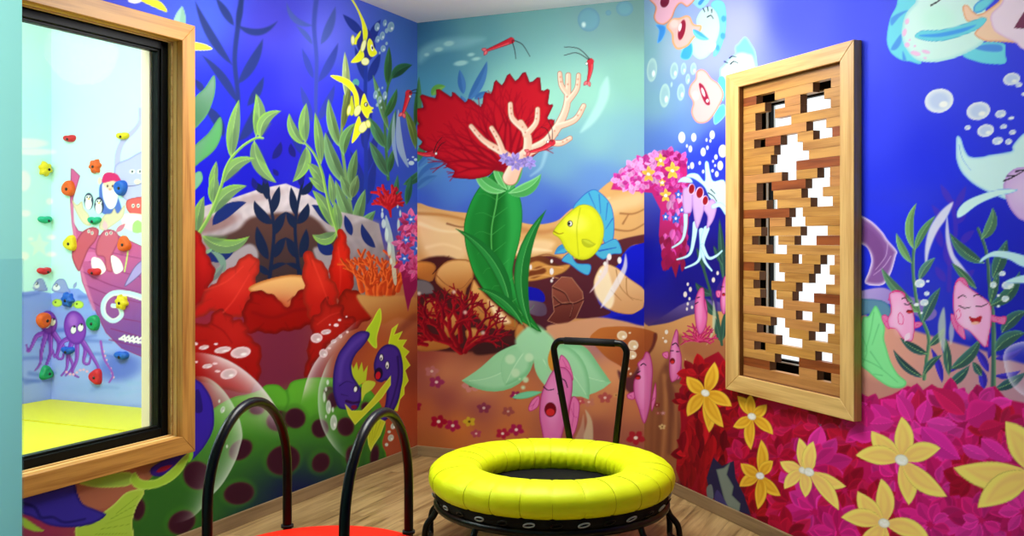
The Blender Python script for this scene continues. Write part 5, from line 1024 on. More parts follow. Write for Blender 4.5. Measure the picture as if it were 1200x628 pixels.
    p.bloom((941, 551), [(936.5, 513), (914, 541), (919, 573), (943.7, 583)], 15, (234, 184, 76), le, shade=s2); p.bloom((948, 553), [(943.7, 530), (953, 517), (991.5, 570), (983, 598)], 17, (236, 188, 80), le, shade=s2, mr=5.5)
    p.bloom((1056.5, 539), [(1056.5, 488), (1021, 505), (1002.5, 533.5), (1065, 592), (1110, 582), (1102.5, 525)], 23, lg, le, shade=s2, mr=7)
    p.bloom((1036, 613), [(1032.5, 560.5), (1005, 575.5), (985.5, 606), (1089, 630), (1034, 660), (1004, 645)], 22, lg, le, shade=s2, mr=6)
    p.bloom((1212, 556), [(1178, 493.5), (1117, 548), (1145.5, 595), (1216, 618), (1270, 580), (1262, 510)], 34, lg, le, shade=s2, mr=8)

# ------------------------------------------------------------------ the climbing wall picture next door
def paint_ark(p):
    sky, sea = (206, 246, 248), (138, 160, 240)
    p.bg([(100, 60, (212, 246, 248)), (40, 60, (206, 240, 246)), (100, 150, (204, 248, 250)), (40, 130, (190, 246, 246)), (60, 250, (200, 246, 246)), (100, 300, (198, 244, 248)), (170, 100, (206, 246, 248)), (0, 200, (200, 244, 246)), (300, 200, (206, 246, 248)), (60, 20, (214, 240, 244))], 30, 1.5)
    for q in [(30, 168, 26, 6), (40, 178, 24, 4), (28, 212, 8, 12), (58, 236, 4, 4), (30, 250, 6, 4), (28, 300, 6, 5), (60, 278, 5, 3), (60, 298, 6, 3), (36, 280, 3, 2)]: p.ell(q[0], q[1], q[2], q[3], (246, 254, 254), soft=1.5, alpha=.8)
    p.fill([(46, 272), (50, 282), (58, 284), (52, 290), (54, 300), (46, 294), (38, 300), (40, 290), (34, 284), (43, 282)], (222, 248, 236), smooth=False, soft=1, alpha=.9)
    p.fill([(-200, 340), (10, 341), (30, 342), (46, 340), (60, 344), (76, 338), (92, 338), (108, 350), (130, 356), (180, 360), (320, 366), (320, 520), (-200, 540)], sea, soft=1.0, grad=((60, 345), (80, 465), (158, 178, 246)), smooth=False)
    rn = random.Random(3)
    for i in range(34):
        x = rn.uniform(20, 170); y = rn.uniform(345, 462)
        c = (142, 178, 238) if rn.random() < .55 else (70, 96, 200)
        p.stroke([(x-14, y+rn.uniform(-3, 3)), (x, y), (x+16, y+rn.uniform(-5, 4))], 5, 2, c, soft=2.5, alpha=.45)
    p.ell(140, 430, 26, 16, (72, 92, 206), -10, soft=8, alpha=.7); p.ell(110, 455, 40, 8, (140, 170, 236), soft=4, alpha=.6)
    # whales and little fish
    for x, y, s in [(46, 334, 1.), (70, 336, 1.25)]:
        p.fill([(x-7*s, y+5), (x-3*s, y-6*s), (x+4*s, y-7*s), (x+8*s, y+1), (x+9*s, y+7)], (150, 162, 218), edge=(112, 124, 196), ew=1.5); p.ell(x-3*s, y+1, 3.4*s, 2.6*s, (236, 240, 250)); p.ell(x-3*s, y-2, 1.4, 1.9, (30, 30, 60)); p.ell(x-3.2*s, y-2.2, .8, 1.1, (250, 250, 250))
    p.leaf((86, 338), (90, 330), 4, 0, (150, 162, 218))
    for x, y, d in [(67, 355, 1), (92, 357, -1)]: p.ell(x, y, 6, 4.6, (196, 226, 80), edge=(150, 190, 40), ew=1.5); p.leaf((x+6*d, y), (x+11*d, y), 6, 0, (176, 212, 60)); p.ell(x-2, y-1, 1, 1, (40, 60, 20))
    # ship
    p.fill([(83, 197), (86, 198), (94, 206), (91, 216), (86, 232), (86, 260), (92, 270), (110, 275), (140, 276), (170, 290), (300, 300), (300, 420), (170, 420), (142, 408), (124, 390), (112, 365), (104, 350), (96, 330), (91, 300), (84, 262), (82, 234)], (206, 92, 150), smooth=False, soft=.6, line=(150, 50, 110), lw=.9, grad=((100, 290), (150, 410), (120, 72, 160)))
    for q in [[(92, 300), (120, 312), (170, 326)], [(96, 318), (130, 334), (170, 344)], [(100, 334), (130, 346), (170, 356)], [(106, 352), (122, 362)], [(90, 280), (104, 290), (170, 304)], [(130, 385), (170, 396)], [(136, 372), (170, 378)], [(128, 398), (170, 408)]]: p.stroke(q, 1.3, .8, (136, 44, 112), soft=.7, alpha=.85)
    p.stroke([(84, 240), (88, 280), (98, 326), (110, 362)], 4, 4, (226, 128, 176), soft=1.4, alpha=.7)
    p.fill([(92, 300), (100, 296), (112, 296), (112, 304), (100, 306)], (222, 110, 176)); 
    # elephant, bearded sailor, lion, penguins, elks
    p.stroke([(164, 128), (164, 142), (158, 152), (144, 166), (138, 182), (138, 200)], 4, 8, (186, 180, 236), soft=.7); p.fill([(134, 196), (150, 186), (172, 180), (172, 236), (150, 236), (138, 222)], (190, 186, 236), edge=(160, 156, 218), ew=3)
    for x in (155, 164): p.ell(x, 201, 3.4, 2.4, (250, 250, 250)); p.ell(x, 201, 1.1, 1.4, (40, 40, 70))
    p.ell(161, 213, 4, 3, (236, 226, 200)); p.stroke([(150, 218), (160, 217), (168, 214)], 1, .6, (90, 80, 140))
    p.fill([(118, 214), (122, 207), (126, 206), (130, 216), (138, 230), (142, 250), (120, 250), (116, 226)], (82, 108, 200), soft=.8); p.ell(117, 212, 2.4, 4, (246, 206, 186))
    p.ell(129, 219, 9, 9, (246, 200, 176)); p.fill([(120, 216), (124, 220), (130, 223), (138, 218), (138, 232), (134, 243), (127, 244), (121, 232)], (244, 244, 250), soft=.8)
    p.fill([(120, 214), (122, 204), (130, 202), (138, 205), (142, 214), (132, 212)], (214, 40, 110)); p.ell(126, 218, 1, 1.4, (40, 30, 40)); p.ell(132, 218, 1, 1.4, (40, 30, 40)); p.ell(129, 222, 2, 1.6, (240, 160, 140))
    p.fill([(148, 236), (156, 232), (172, 232), (172, 254), (158, 254), (149, 246)], (226, 96, 96), edge=(190, 60, 70), ew=2)
    for x in (156, 162): p.ell(x, 241, 1.8, 2.2, (250, 250, 250)); p.ell(x, 241, .8, 1, (30, 20, 20))
    p.fill([(142, 256), (150, 250), (172, 254), (172, 272), (148, 268)], (240, 244, 238), soft=1); p.fill([(156, 262), (162, 258), (168, 264), (166, 272), (156, 272)], (170, 214, 130))
    for x, y in [(104, 236), (116, 241)]:
        p.ell(x, y, 5.6, 10, (40, 44, 84)); p.ell(x-.4, y+3, 4, 7, (248, 250, 252)); p.ell(x-.4, y-4, 3.6, 3.4, (248, 250, 252)); p.ell(x-1.8, y-5, .8, 1, (20, 20, 30)); p.ell(x+1.4, y-5, .8, 1, (20, 20, 30)); p.ell(x, y-3, 1.2, .9, (240, 170, 60))
    p.fill([(84, 234), (90, 240), (96, 236), (98, 244), (104, 252), (106, 264), (98, 262), (90, 250)], (226, 206, 178), edge=(196, 170, 140), ew=1.5); p.fill([(116, 266), (122, 252), (130, 250), (134, 244), (138, 250), (146, 240), (144, 254), (132, 264), (122, 270)], (222, 204, 176), edge=(196, 170, 140), ew=1.5)
    p.fill([(84, 300), (88, 286), (96, 272), (108, 266), (116, 270), (112, 282), (104, 292), (98, 306), (92, 318)], (204, 88, 110), edge=(160, 54, 90), ew=2.5); p.fill([(112, 294), (114, 282), (122, 270), (134, 270), (140, 280), (134, 294), (130, 304), (132, 318), (124, 316), (122, 302), (114, 300)], (206, 96, 124), edge=(164, 60, 100), ew=2.5); p.leaf((136, 272), (147, 262), 6, 0, (216, 120, 150)); p.leaf((124, 270), (122, 258), 6, 0, (230, 180, 200))
    p.fill([(108, 302), (118, 304), (124, 316), (116, 322), (108, 314)], (248, 240, 246)); p.fill([(130, 300), (140, 304), (144, 316), (134, 320)], (248, 240, 246))
    for x, y in [(104, 271), (108, 273), (125, 274), (130, 273)]: p.ell(x, y, 1.6, 2, (250, 250, 250)); p.ell(x, y, .7, 1, (30, 20, 30))
    p.stroke([(146, 318), (150, 290), (144, 276)], 1.6, 1.4, (196, 220, 110)); p.fill([(146, 336), (152, 322), (160, 310), (172, 302), (172, 312), (162, 324)], (170, 150, 220), line=(90, 80, 150), lw=.8)
    p.stroke([(170, 350), (150, 344), (132, 344), (122, 354), (122, 368), (132, 376), (142, 370), (140, 360), (132, 358)], 7, 5, (196, 222, 246), hi=(232, 242, 252))
    for k in range(6): p.stroke([(142+k*5, 396+k*.6), (146+k*5, 393+k*.6), (147+k*5, 400+k*.6)], 2, 2, (242, 246, 250), smooth=False)
    p.stroke([(140, 397), (170, 402)], 2.5, 2.5, (242, 246, 250))
    # two octopuses
    pu = (136, 66, 190); ph = (170, 104, 214)
    for hx, hy, rx, ry in [(57, 378, 10, 14), (88, 384, 13, 20)]:
        for pts in ([(hx-4, hy+12), (hx-14, hy+16), (hx-20, hy+28), (hx-24, hy+34), (hx-26, hy+26)], [(hx-3, hy+14), (hx-8, hy+32), (hx-10, hy+48), (hx-16, hy+56)], [(hx+2, hy+14), (hx+2, hy+36), (hx-3, hy+52), (hx+4, hy+58)], [(hx+5, hy+12), (hx+12, hy+24), (hx+10, hy+40), (hx+16, hy+42), (hx+18, hy+34)], [(hx+6, hy+12), (hx+18, hy+30), (hx+28, hy+50), (hx+20, hy+62)]):
            p.stroke(pts, 6.5, 2, (96, 40, 150)); p.stroke(pts, 5, 1.4, pu, hi=ph)
        p.ell(hx, hy, rx, ry, pu, -8, edge=(104, 44, 160), ew=3); p.ell(hx-rx*.2, hy-ry*.4, rx*.4, ry*.35, ph, soft=3)
        for d in (-.15, .5): p.ell(hx+rx*d, hy+ry*.1-d*4, 3.6, 5, (250, 250, 252), 12, line=(60, 30, 90), lw=.5); p.ell(hx+rx*d+1, hy+ry*.0-d*4-2, 1.1, 1.4, (20, 14, 30))
    for k in range(9): p.ell(118+k*1.6+(k > 5)*2, 402+k*5, 1.5, 1.5, (240, 180, 200)); p.ell(78+k*4, 436+3*math.sin(k), 1.6, 1.4, (240, 180, 206))
    p.stroke([(118, 400), (122, 420), (132, 438), (128, 448)], 3, 2, (150, 80, 196))

# ================================================================== materials
M = {}
M['white'] = plain('white_plaster', (226, 226, 222), .8, .2, .03, 6)
M['ceiling'] = plain('ceiling_paint', (238, 242, 244), .85, .2, .02, 4)
M['teal'] = plain('teal_wall_paint', (142, 214, 206), .7, .25, .015, 3)
M['oak'] = wood('oak_casing', (196, 142, 68), (150, 96, 40))
M['oak_light'] = wood('pale_oak', (224, 184, 116), (188, 140, 78))
M['oak_mid'] = wood('oak_block', (200, 148, 78), (152, 100, 48))
M['oak_honey'] = wood('honey_oak_block', (194, 142, 70), (150, 98, 44))
M['oak_red'] = wood('red_brown_block', (150, 78, 34), (98, 44, 18))
M['oak_tan'] = wood('tan_oak_block', (194, 136, 76), (150, 96, 50))
M['dark_end'] = plain('dark_block_end', (104, 66, 40), .6, .2, .25, 220)  # end faces of the lattice blocks, darker than their long sides
M['cream'] = plain('cream_painted_stop', (242, 228, 204), .6, .3)
M['jamb'] = wood('dark_jamb', (120, 74, 36), (82, 46, 22))
M['base'] = wood('baseboard_oak', (150, 124, 88), (116, 92, 62), .5)
M['floor'] = plank_floor('oak_laminate', math.atan2(TL[1], TL[0]))
M['frame'] = plain('dark_window_frame', (8, 10, 11), .4, .12, .05)
M['black'] = plain('black_powder_coat', (4, 5, 6), .3, .24, .1, 60)
M['rubber'] = plain('black_rubber', (16, 16, 16), .7, .3, .1, 40)
M['mesh'] = plain('black_jumping_mesh', (12, 11, 10), .85, .2, .2, 300, bump=.2)
M['skirt'] = plain('black_skirt_cloth', (14, 13, 13), .8, .2, .2, 40)
M['yellow'] = plain('yellow_vinyl', (224, 236, 0), .5, .3, .02, 20)
M['thread'] = plain('yellow_seam', (176, 178, 6), .7, .2)
M['red'] = plain('red_moulded_plastic', (238, 30, 2), .55, .15, .02, 6)
M['cord'] = plain('white_black_cord', (168, 176, 184), .4, .5, .3, 90)
M['matyellow'] = plain('yellow_mat_vinyl', (226, 216, 8), .45, .4, .02, 6)
M['glass'] = glass('window_glass', (250, 253, 253), .006, .02, .005)
M['guard'] = glass('clear_corner_guard', (250, 252, 254), .04, .12, .05)
M['bolt'] = plain('steel_bolt', (46, 44, 46), .4, .5, .1, 50, metallic=.6)
M['mural'] = mural_mat('printed_sea_wallpaper', .5, .1)
M['ark'] = mural_mat('painted_climbing_wall', .6, .2)
HOLD = {n: plain(n+'_resin', c, .55, .4, .12, 60) for n, c in dict(red=(206, 36, 48), yellow=(222, 200, 28), orange=(222, 92, 26), blue=(30, 92, 196), green=(20, 150, 92), teal=(26, 170, 132)).items()}

# ================================================================== room shell
def prism(name, poly, z0, z1, mat, kind='structure', parent=None):
    n = len(poly); bm = bmesh.new()
    a = [bm.verts.new((p[0], p[1], z0)) for p in poly]; b = [bm.verts.new((p[0], p[1], z1)) for p in poly]
    bm.faces.new(a); bm.faces.new(b)
    for i in range(n): bm.faces.new([a[i], a[(i+1) % n], b[(i+1) % n], b[i]])
    o = bm_obj(name, bm, mat, parent)
    if kind: o['kind'] = kind
    return o
def wall_slab(name, wall, a0, a1, z0, z1, b0, b1, mat, holes=()):
    """a straight wall from a0 to a1 with rectangular openings (a0, a1, z0, z1)"""
    root = empty(name, mat=wall.matrix(), kind='structure')
    bm = bmesh.new(); cur = a0
    for (h0, h1, y0, y1) in sorted(holes):
        add_box(bm, cur, h0, b0, b1, z0, z1); add_box(bm, h0, h1, b0, b1, z0, y0); add_box(bm, h0, h1, b0, b1, y1, z1); cur = h1
    add_box(bm, cur, a1, b0, b1, z0, z1)
    bm_obj('masonry', bm, mat, root)
    return root

YF = -1.5
tR = (RB[1]-YF)/(-TR[1]); RE = RB+TR*tR
sH = (KC[1]-YF)/TL[1]; HE = KC-TL*sH
room = [LB, RB, RE, HE, KC, JC]
prism('floor', room, -.05, 0, M['floor'])
prism('ceiling', room, CEIL, CEIL+.05, M['ceiling'])

# --- window in the left wall (opening and casing measured on the casing's face)
WB1 = .03
ain, ztop = WL.at(214.0, 47.4, WB1); _, zbot = WL.at(213.5, 512, WB1)
aout, zto = WL.at(229, 31.5, WB1); _, zbo = WL.at(226.5, 527.5, WB1)
ain2 = 2.98; aout2 = ain2+(ain-aout)
THL = .14
hole1 = (ain-.012, ain2+.012, zbot-.012, ztop+.012)
wl = wall_slab('wall_left', WL, -.33, JT, 0, 3.2, -THL, -.003, M['white'], [hole1])
# --- framed lattice opening in the right wall
WB2 = .035
lo_a0, lo_zt = WR.at(850, 89, WB2); _, lo_zb = WR.at(850, 456, WB2); lo_a1, _ = WR.at(1000.5, 45.5, WB2)
li_a0 = WR.at(865, 200, WB2)[0]; li_a1 = WR.at(984, 200, WB2)[0]; li_zt, li_zb = 1.913, .661
lo_zt, lo_zb = 1.979, .588
hole2 = (li_a1-.012, li_a0+.012, li_zb-.012, li_zt+.012)
THR = .16
wr = wall_slab('wall_right', WR, -tR, .0, 0, CEIL, -THR, -.003, M['white'], [hole2])
wb = wall_slab('wall_back', WB, -1.366-.25, .0, 0, CEIL, -.15, -.003, M['white'])

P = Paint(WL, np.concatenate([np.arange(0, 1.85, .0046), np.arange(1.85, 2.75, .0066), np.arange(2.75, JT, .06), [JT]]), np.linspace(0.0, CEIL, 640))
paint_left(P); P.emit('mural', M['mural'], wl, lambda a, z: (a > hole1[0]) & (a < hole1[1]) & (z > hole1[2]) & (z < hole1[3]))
P = Paint(WB, np.linspace(-1.366, 0, 330), np.linspace(0, CEIL, 590))
paint_back(P); P.emit('mural', M['mural'], wb)
P = Paint(WR, -np.concatenate([[tR], np.arange(tR-.05, 2.5, -.08), np.arange(2.5, 0, -.0044), [0]]), np.linspace(0, CEIL, 700))
paint_right(P); P.emit('mural', M['mural'], wr, lambda a, z: (a > hole2[0]) & (a < hole2[1]) & (z > hole2[2]) & (z < hole2[3]))

WJ = Wall(*KC, *(-NL), *TL)      # face of the jutting block towards the murals
WK = Wall(*KC, *(-TL), *NL)      # its face towards the passage
prism('wall_passage', [KC, HE, HE-NL*.3, JC-TL*.9-NL*.0, JC], 0, CEIL, M['teal'])
prism('wall_front', [HE-NL*.3, RE, RE+np.array([0, -.15]), HE-NL*.3+np.array([0, -.15])], 0, CEIL, M['teal'])

# --- baseboards
BH, BT = .058, .014
def baseboard(name, wall, a0, a1):
    r = empty(name, mat=wall.matrix(), kind='structure')
    box('board', a0, a1, .0006, BT, 0.0005, BH, M['base'], r, .002)
baseboard('baseboard_left', WL, BT, JT)
baseboard('baseboard_back', WB, -1.366+.010, -.001)
baseboard('baseboard_right', WR, -tR+.01, -.006)

# ================================================================== window 1
def bar(name, parent, mat, a0, a1, b0, b1, z0, z1, axis='a', bev=.002, label=None):
    """a straight member whose grain runs along its own local x"""
    L = (a1-a0) if axis == 'a' else (z1-z0)
    if axis == 'a': o = box(name, -L/2, L/2, -(b1-b0)/2, (b1-b0)/2, -(z1-z0)/2, (z1-z0)/2, mat, parent, bev)
    else: o = box(name, -L/2, L/2, -(b1-b0)/2, (b1-b0)/2, -(a1-a0)/2, (a1-a0)/2, mat, parent, bev)
    o.location = ((a0+a1)/2, (b0+b1)/2, (z0+z1)/2)
    if axis == 'z': o.rotation_euler = (0, -math.pi/2, 0)
    if label: o['label'] = label
    return o
def mitred(name, parent, mat, a0, a1, z0, z1, w, b0, b1, side):
    """one mitred member of a frame: outer rectangle a0..a1, z0..z1, face width w"""
    W = w if isinstance(w, dict) else dict(low=w, high=w, top=w, bottom=w)
    if side in ('top', 'bottom'):
        L = a1-a0; loc = ((a0+a1)/2, 0, z1 if side == 'top' else z0)
        s = -W['top'] if side == 'top' else W['bottom']
        q = [(-L/2, 0), (L/2, 0), (L/2-W['high'], s), (-L/2+W['low'], s)]; rot = (0, 0, 0)
    else:
        L = z1-z0; loc = (a0 if side == 'low' else a1, 0, (z0+z1)/2)
        s = W['low'] if side == 'low' else -W['high']
        # local x is up, local z is -a after the turn
        q = [(-L/2, 0), (L/2, 0), (L/2-W['top'], -s), (-L/2+W['bottom'], -s)]; rot = (0, -math.pi/2, 0)
    bm = bmesh.new()
    A = [bm.verts.new((x, b0, z)) for x, z in q]; B = [bm.verts.new((x, b1, z)) for x, z in q]
    bm.faces.new(A); bm.faces.new(B)
    for i in range(4): bm.faces.new([A[i], A[(i+1) % 4], B[(i+1) % 4], B[i]])
    bmesh.ops.bevel(bm, geom=bm.edges[:], offset=.0018, segments=1, affect='EDGES')
    o = bm_obj(name, bm, mat, parent); o.location = loc; o.rotation_euler = rot
    return o
w1 = empty('window_1', mat=WL.matrix(), kind='structure')
cw = ain-aout
for sd in ('top', 'bottom', 'low', 'high'):
    mitred('casing', w1, M['oak'], aout, aout2, zbot-cw, ztop+cw, cw, -.001, WB1, sd)
def ring(name, parent, mat, a0, a1, z0, z1, w, b0, b1, bev=.002):
    bm = bmesh.new()
    add_box(bm, a0, a0+w, b0, b1, z0, z1, bev); add_box(bm, a1-w, a1, b0, b1, z0, z1, bev)
    add_box(bm, a0+w, a1-w, b0, b1, z0, z0+w, bev); add_box(bm, a0+w, a1-w, b0, b1, z1-w, z1, bev)
    return bm_obj(name, bm, mat, parent)
for nm, a0, a1, z0, z1, ax in [('jamb', ain-.011, ain+.001, zbot-.011, ztop+.011, 'z'), ('jamb', ain2-.001, ain2+.011, zbot-.011, ztop+.011, 'z'), ('jamb', ain, ain2, ztop-.001, ztop+.011, 'a'), ('jamb', ain, ain2, zbot-.011, zbot+.001, 'a')]:
    bar(nm, w1, M['oak_light'], a0, a1, -.138, -.002, z0, z1, ax, .001)
for a_, b_ in ((ain+.001, ain+.054), (ain2-.054, ain2-.001)): box('outer_stop', a_, b_, -.137, -.093, zbot+.001, ztop-.001, M['cream'], w1, .002)
ring('stop_bead', w1, M['oak_light'], ain+.001, ain2-.001, zbot+.001, ztop-.001, .006, -.028, -.020, .001)
ring('sash_frame', w1, M['frame'], ain+.001, ain2-.001, zbot+.001, ztop-.001, .036, -.079, -.045, .003)
ring('glazing_bead', w1, M['frame'], ain+.034, ain2-.034, zbot+.034, ztop-.034, .012, -.087, -.055, .002)
box('pane', ain+.042, ain2-.042, -.074, -.070, zbot+.042, ztop-.042, M['glass'], w1)

# ================================================================== lattice in the right wall and the window behind it
lat = empty('lattice_screen', mat=WR.matrix((li_a0+li_a1)/2, 0, lo_zb), label='oak framed screen of staggered wooden blocks with gaps, set in the sea mural wall', cat='screen')
ca, cz = (li_a0+li_a1)/2, lo_zb
sw = (lo_a0-li_a0); sw2 = li_a1-lo_a1
def fr(a0, a1, z0, z1, ax, b0=-.001, b1=WB2, mat='oak_light', name='frame_member'):
    return bar(name, lat, M[mat], a0-ca, a1-ca, b0, b1, z0-cz, z1-cz, ax, .003)
for sd in ('top', 'bottom', 'low', 'high'):
    mitred('frame_member', lat, M['oak_light'], lo_a1-ca, lo_a0-ca, 0, lo_zt-cz, dict(low=li_a1-lo_a1, high=lo_a0-li_a0, top=lo_zt-li_zt, bottom=li_zb-lo_zb), -.001, WB2, sd)
for q in [(li_a0-.0005, li_a0+.011, li_zb, li_zt, 'z'), (li_a1-.011, li_a1+.0005, li_zb, li_zt, 'z'), (li_a1, li_a0, li_zt-.0005, li_zt+.011, 'a'), (li_a1, li_a0, li_zb-.011, li_zb+.0005, 'a')]:
    fr(*q, b0=-.07, b1=WB2-.006, mat='jamb', name='jamb')
GAPS = {1: [(1.012, 1.141), (1.387, 1.496)], 2: [(1.073, 1.210), (1.311, 1.456)], 3: [(1.005, 1.143), (1.311, 1.494)], 4: [(1.005, 1.250)], 5: [(1.349, 1.467)], 6: [(.997, 1.077), (1.183, 1.290), (1.389, 1.501)], 7: [(1.138, 1.326)], 8: [(1.116, 1.364)],
        9: [(1.058, 1.285)], 10: [(1.189, 1.285), (1.416, 1.488)], 11: [(1.014, 1.120), (1.343, 1.488)], 12: [(1.014, 1.132), (1.317, 1.448)], 13: [(1.085, 1.160), (1.375, 1.505)], 14: [(1.239, 1.324)], 15: [(.999, 1.106), (1.213, 1.341)], 16: [(1.046, 1.106), (1.311, 1.474)],
        17: [(.982, 1.166), (1.274, 1.408)], 18: [(1.085, 1.222)], 19: [(1.259, 1.320), (1.434, 1.515)], 20: [(.995, 1.171), (1.395, 1.488)], 21: [(1.034, 1.208), (1.364, 1.515)], 22: [(.992, 1.120), (1.283, 1.466)], 23: [(1.039, 1.152), (1.259, 1.393)], 24: [(.999, 1.198), (1.432, 1.515)],
        25: [(1.283, 1.384)], 26: [(1.113, 1.210), (1.426, 1.515)], 27: [(1.017, 1.239), (1.364, 1.476)], 28: [(1.151, 1.321)], 29: [(.997, 1.077), (1.403, 1.501)], 30: [(1.143, 1.300)], 31: [(1.106, 1.300), (1.412, 1.496)]}
REDS = {(1, 0), (6, 1), (6, 3), (9, 1), (11, 1), (14, 0), (17, 2), (20, 0), (23, 2), (31, 0), (30, 1)}
TANS = {(2, 1), (3, 1), (5, 0), (25, 0), (31, 1), (31, 2), (32, 0), (29, 2), (24, 1)}
rb = random.Random(12)
RH = .03735
def block(row, i, t0, t1, z0, z1):
    k = 'oak_red' if (row, i) in REDS else ('oak_tan' if (row, i) in TANS else rb.choice(['oak_mid', 'oak_honey', 'oak_mid', 'oak', 'oak_tan', 'oak_honey']))
    o = bar('block', lat, M[k], -t1-ca, -t0-ca, -.024, .009+rb.uniform(-.001, .001), z0+.0002-cz, z1-.0002-cz, 'a', .0008)
    o.data.materials.append(M['dark_end'])
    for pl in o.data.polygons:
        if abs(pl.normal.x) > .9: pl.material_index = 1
T0, T1 = -li_a0, -li_a1
zc1 = 1.8455
block(0, 0, T0, T1, zc1+RH/2, li_zt-.0005)
for k, gs in GAPS.items():
    z0 = zc1-RH*(k-.5); e = [T0]+[v for g in gs for v in g]+[T1]
    for i in range(0, len(e), 2): block(k, i//2, e[i], e[i+1], z0, z0+RH)
block(32, 0, T0, T1, li_zb+.0005, zc1-RH*30.5)
w2 = empty('window_2', mat=WR.matrix(), kind='structure')
fa0 = li_a0+.011
zt2 = WR.at(900, 108, -.085)[1]; zb2 = WR.at(923.7, 439, -.085)[1]
ring('sash_frame', w2, M['frame'], -1.72, fa0, zb2, zt2, .046, -.112, -.085, .002)
ring('gasket', w2, M['white'], -1.676, fa0-.044, zb2+.044, zt2-.044, .005, -.104, -.0845, .0005)
ring('glazing_bead', w2, M['frame'], -1.671, fa0-.049, zb2+.049, zt2-.049, .010, -.116, -.096, .001)
box('pane', -1.664, fa0-.056, -.107, -.103, zb2+.056, zt2-.056, M['glass'], w2)
ring('surround', w2, M['white'], -1.76, fa0+.04, zb2-.04, zt2+.04, .056, -.155, -.113, .001)

# ================================================================== corner guard on the teal wall
g = empty('corner_guard', mat=Matrix.Translation((KC[0], KC[1], 0)), label='clear plastic corner guard strip on the teal wall edge beside the window', cat='corner guard')
def strip(name, d, n, ln, t):
    q = [(n[0]*.0008, n[1]*.0008), (d[0]*ln+n[0]*.0008, d[1]*ln+n[1]*.0008), (d[0]*ln+n[0]*t, d[1]*ln+n[1]*t), (n[0]*t, n[1]*t)]
    bm = bmesh.new(); zt = CAMZ-(303-HY)/F*1.5
    a = [bm.verts.new((x, y, .06)) for x, y in q]; b = [bm.verts.new((x, y, zt)) for x, y in q]
    bm.faces.new(a); bm.faces.new(b)
    for i in range(4): bm.faces.new([a[i], a[(i+1) % 4], b[(i+1) % 4], b[i]])
    return bm_obj(name, bm, M['guard'], g)
strip('flange', -TL, NL, .075, .0035); strip('flange', -NL, TL, .05, .0035)

# ================================================================== trampoline
TX, TY = .16, 4.0
tr = empty('trampoline', (TX, TY, 0), label='round mini trampoline with puffy yellow edge pad and black T-less hoop handle, on the floor by the back wall', cat='trampoline')
tr['label'] = 'round mini trampoline with puffy yellow ring pad and black handlebar on the wood floor'
R0, RA, RBz, PZ = .39, .11, .066, .293
NSEG, SUB, NC = 26, 10, 40
V = []; Fc = []
rn = random.Random(5)
wob = [(rn.uniform(-1, 1), rn.uniform(-1, 1)) for _ in range(NSEG)]
for i in range(NSEG*SUB):
    th = 2*math.pi*i/(NSEG*SUB)+.09; fs = (i % SUB)/SUB; seg = i//SUB
    d = min(fs, 1-fs)*SUB
    pinch = .0028*math.exp(-(d/.45)**2)
    w0 = wob[seg][0]*(1-fs)+wob[(seg+1) % NSEG][0]*fs; w1 = wob[seg][1]*(1-fs)+wob[(seg+1) % NSEG][1]*fs
    for k in range(NC):
        ph = 2*math.pi*k/NC
        ca_, sa_ = math.cos(ph), math.sin(ph)
        e = .86
        cx_ = math.copysign(abs(ca_)**e, ca_); cz_ = math.copysign(abs(sa_)**e, sa_)
        wr_ = .0006*math.sin(th*31+ph*3)+.0012*math.sin(th*53-ph*5)*max(0, -ca_)
        r = R0+(RA-pinch+w0*.002)*cx_+wr_; z = PZ+(RBz-pinch+w1*.0015)*cz_+wr_*.6
        V.append((r*math.cos(th), r*math.sin(th), z))
n = NSEG*SUB
for i in range(n):
    j = (i+1) % n
    for k in range(NC):
        k2 = (k+1) % NC; Fc.append((i*NC+k, j*NC+k, j*NC+k2, i*NC+k2))
pad = mesh_obj('ring_pad', V, Fc, M['yellow'], tr, smooth=True)
bm = bmesh.new()
for sgm in range(NSEG):
    th = 2*math.pi*sgm/NSEG+.09
    pts = []
    for k in range(40):
        ph = 2*math.pi*k/40; ca_, sa_ = math.cos(ph), math.sin(ph); e = .86
        r = R0+(RA-.0022)*math.copysign(abs(ca_)**e, ca_); z = PZ+(RBz-.0022)*math.copysign(abs(sa_)**e, sa_)
        pts.append((r*math.cos(th), r*math.sin(th), z))
    TV, TF = tube_data(pts, .0010, 5, True)
    vs = [bm.verts.new(v) for v in TV]
    for f in TF: bm.faces.new([vs[i] for i in f])
bm_obj('seam', bm, M['thread'], pad, True)
lathe('jumping_mat', [(0, .246), (.36, .250), (.372, .247), (.372, .243), (0, .240)], M['mesh'], tr, 72)
lathe('frame_ring', [(.462+.017*math.cos(a), .190+.017*math.sin(a)) for a in [2*math.pi*k/12 for k in range(12)]], M['black'], tr, 96, True)
# cloth skirt from the pad down to the ring, gathered between the loops
V = []; Fc = []; NS = 240
for i in range(NS):
    th = 2*math.pi*i/NS; s = .5+.5*math.cos(th*30)
    for r, z in [(.470, .250), (.474-.004*s, .232-.008*s), (.470, .216-.010*s), (.464, .204)]:
        V.append((r*math.cos(th), r*math.sin(th), z))
for i in range(NS):
    j = (i+1) % NS
    for k in range(3): Fc.append((i*4+k, j*4+k, j*4+k+1, i*4+k+1))
mesh_obj('skirt', V, Fc, M['skirt'], tr, smooth=True)
for k in range(30):
    th = 2*math.pi*(k+.5)/30
    c, s = math.cos(th), math.sin(th)
    pts = []
    for q in range(14):
        a = 2*math.pi*q/14; u = .019*math.cos(a)+.008*math.sin(a); rr = .478+.006*math.sin(a); z = .222+.009*math.sin(a)
        pts.append((rr*c-u*s, rr*s+u*c, z))
    tube('bungee_loop', pts, .0030, M['cord'] if k % 2 else M['black'], tr, 6, True)
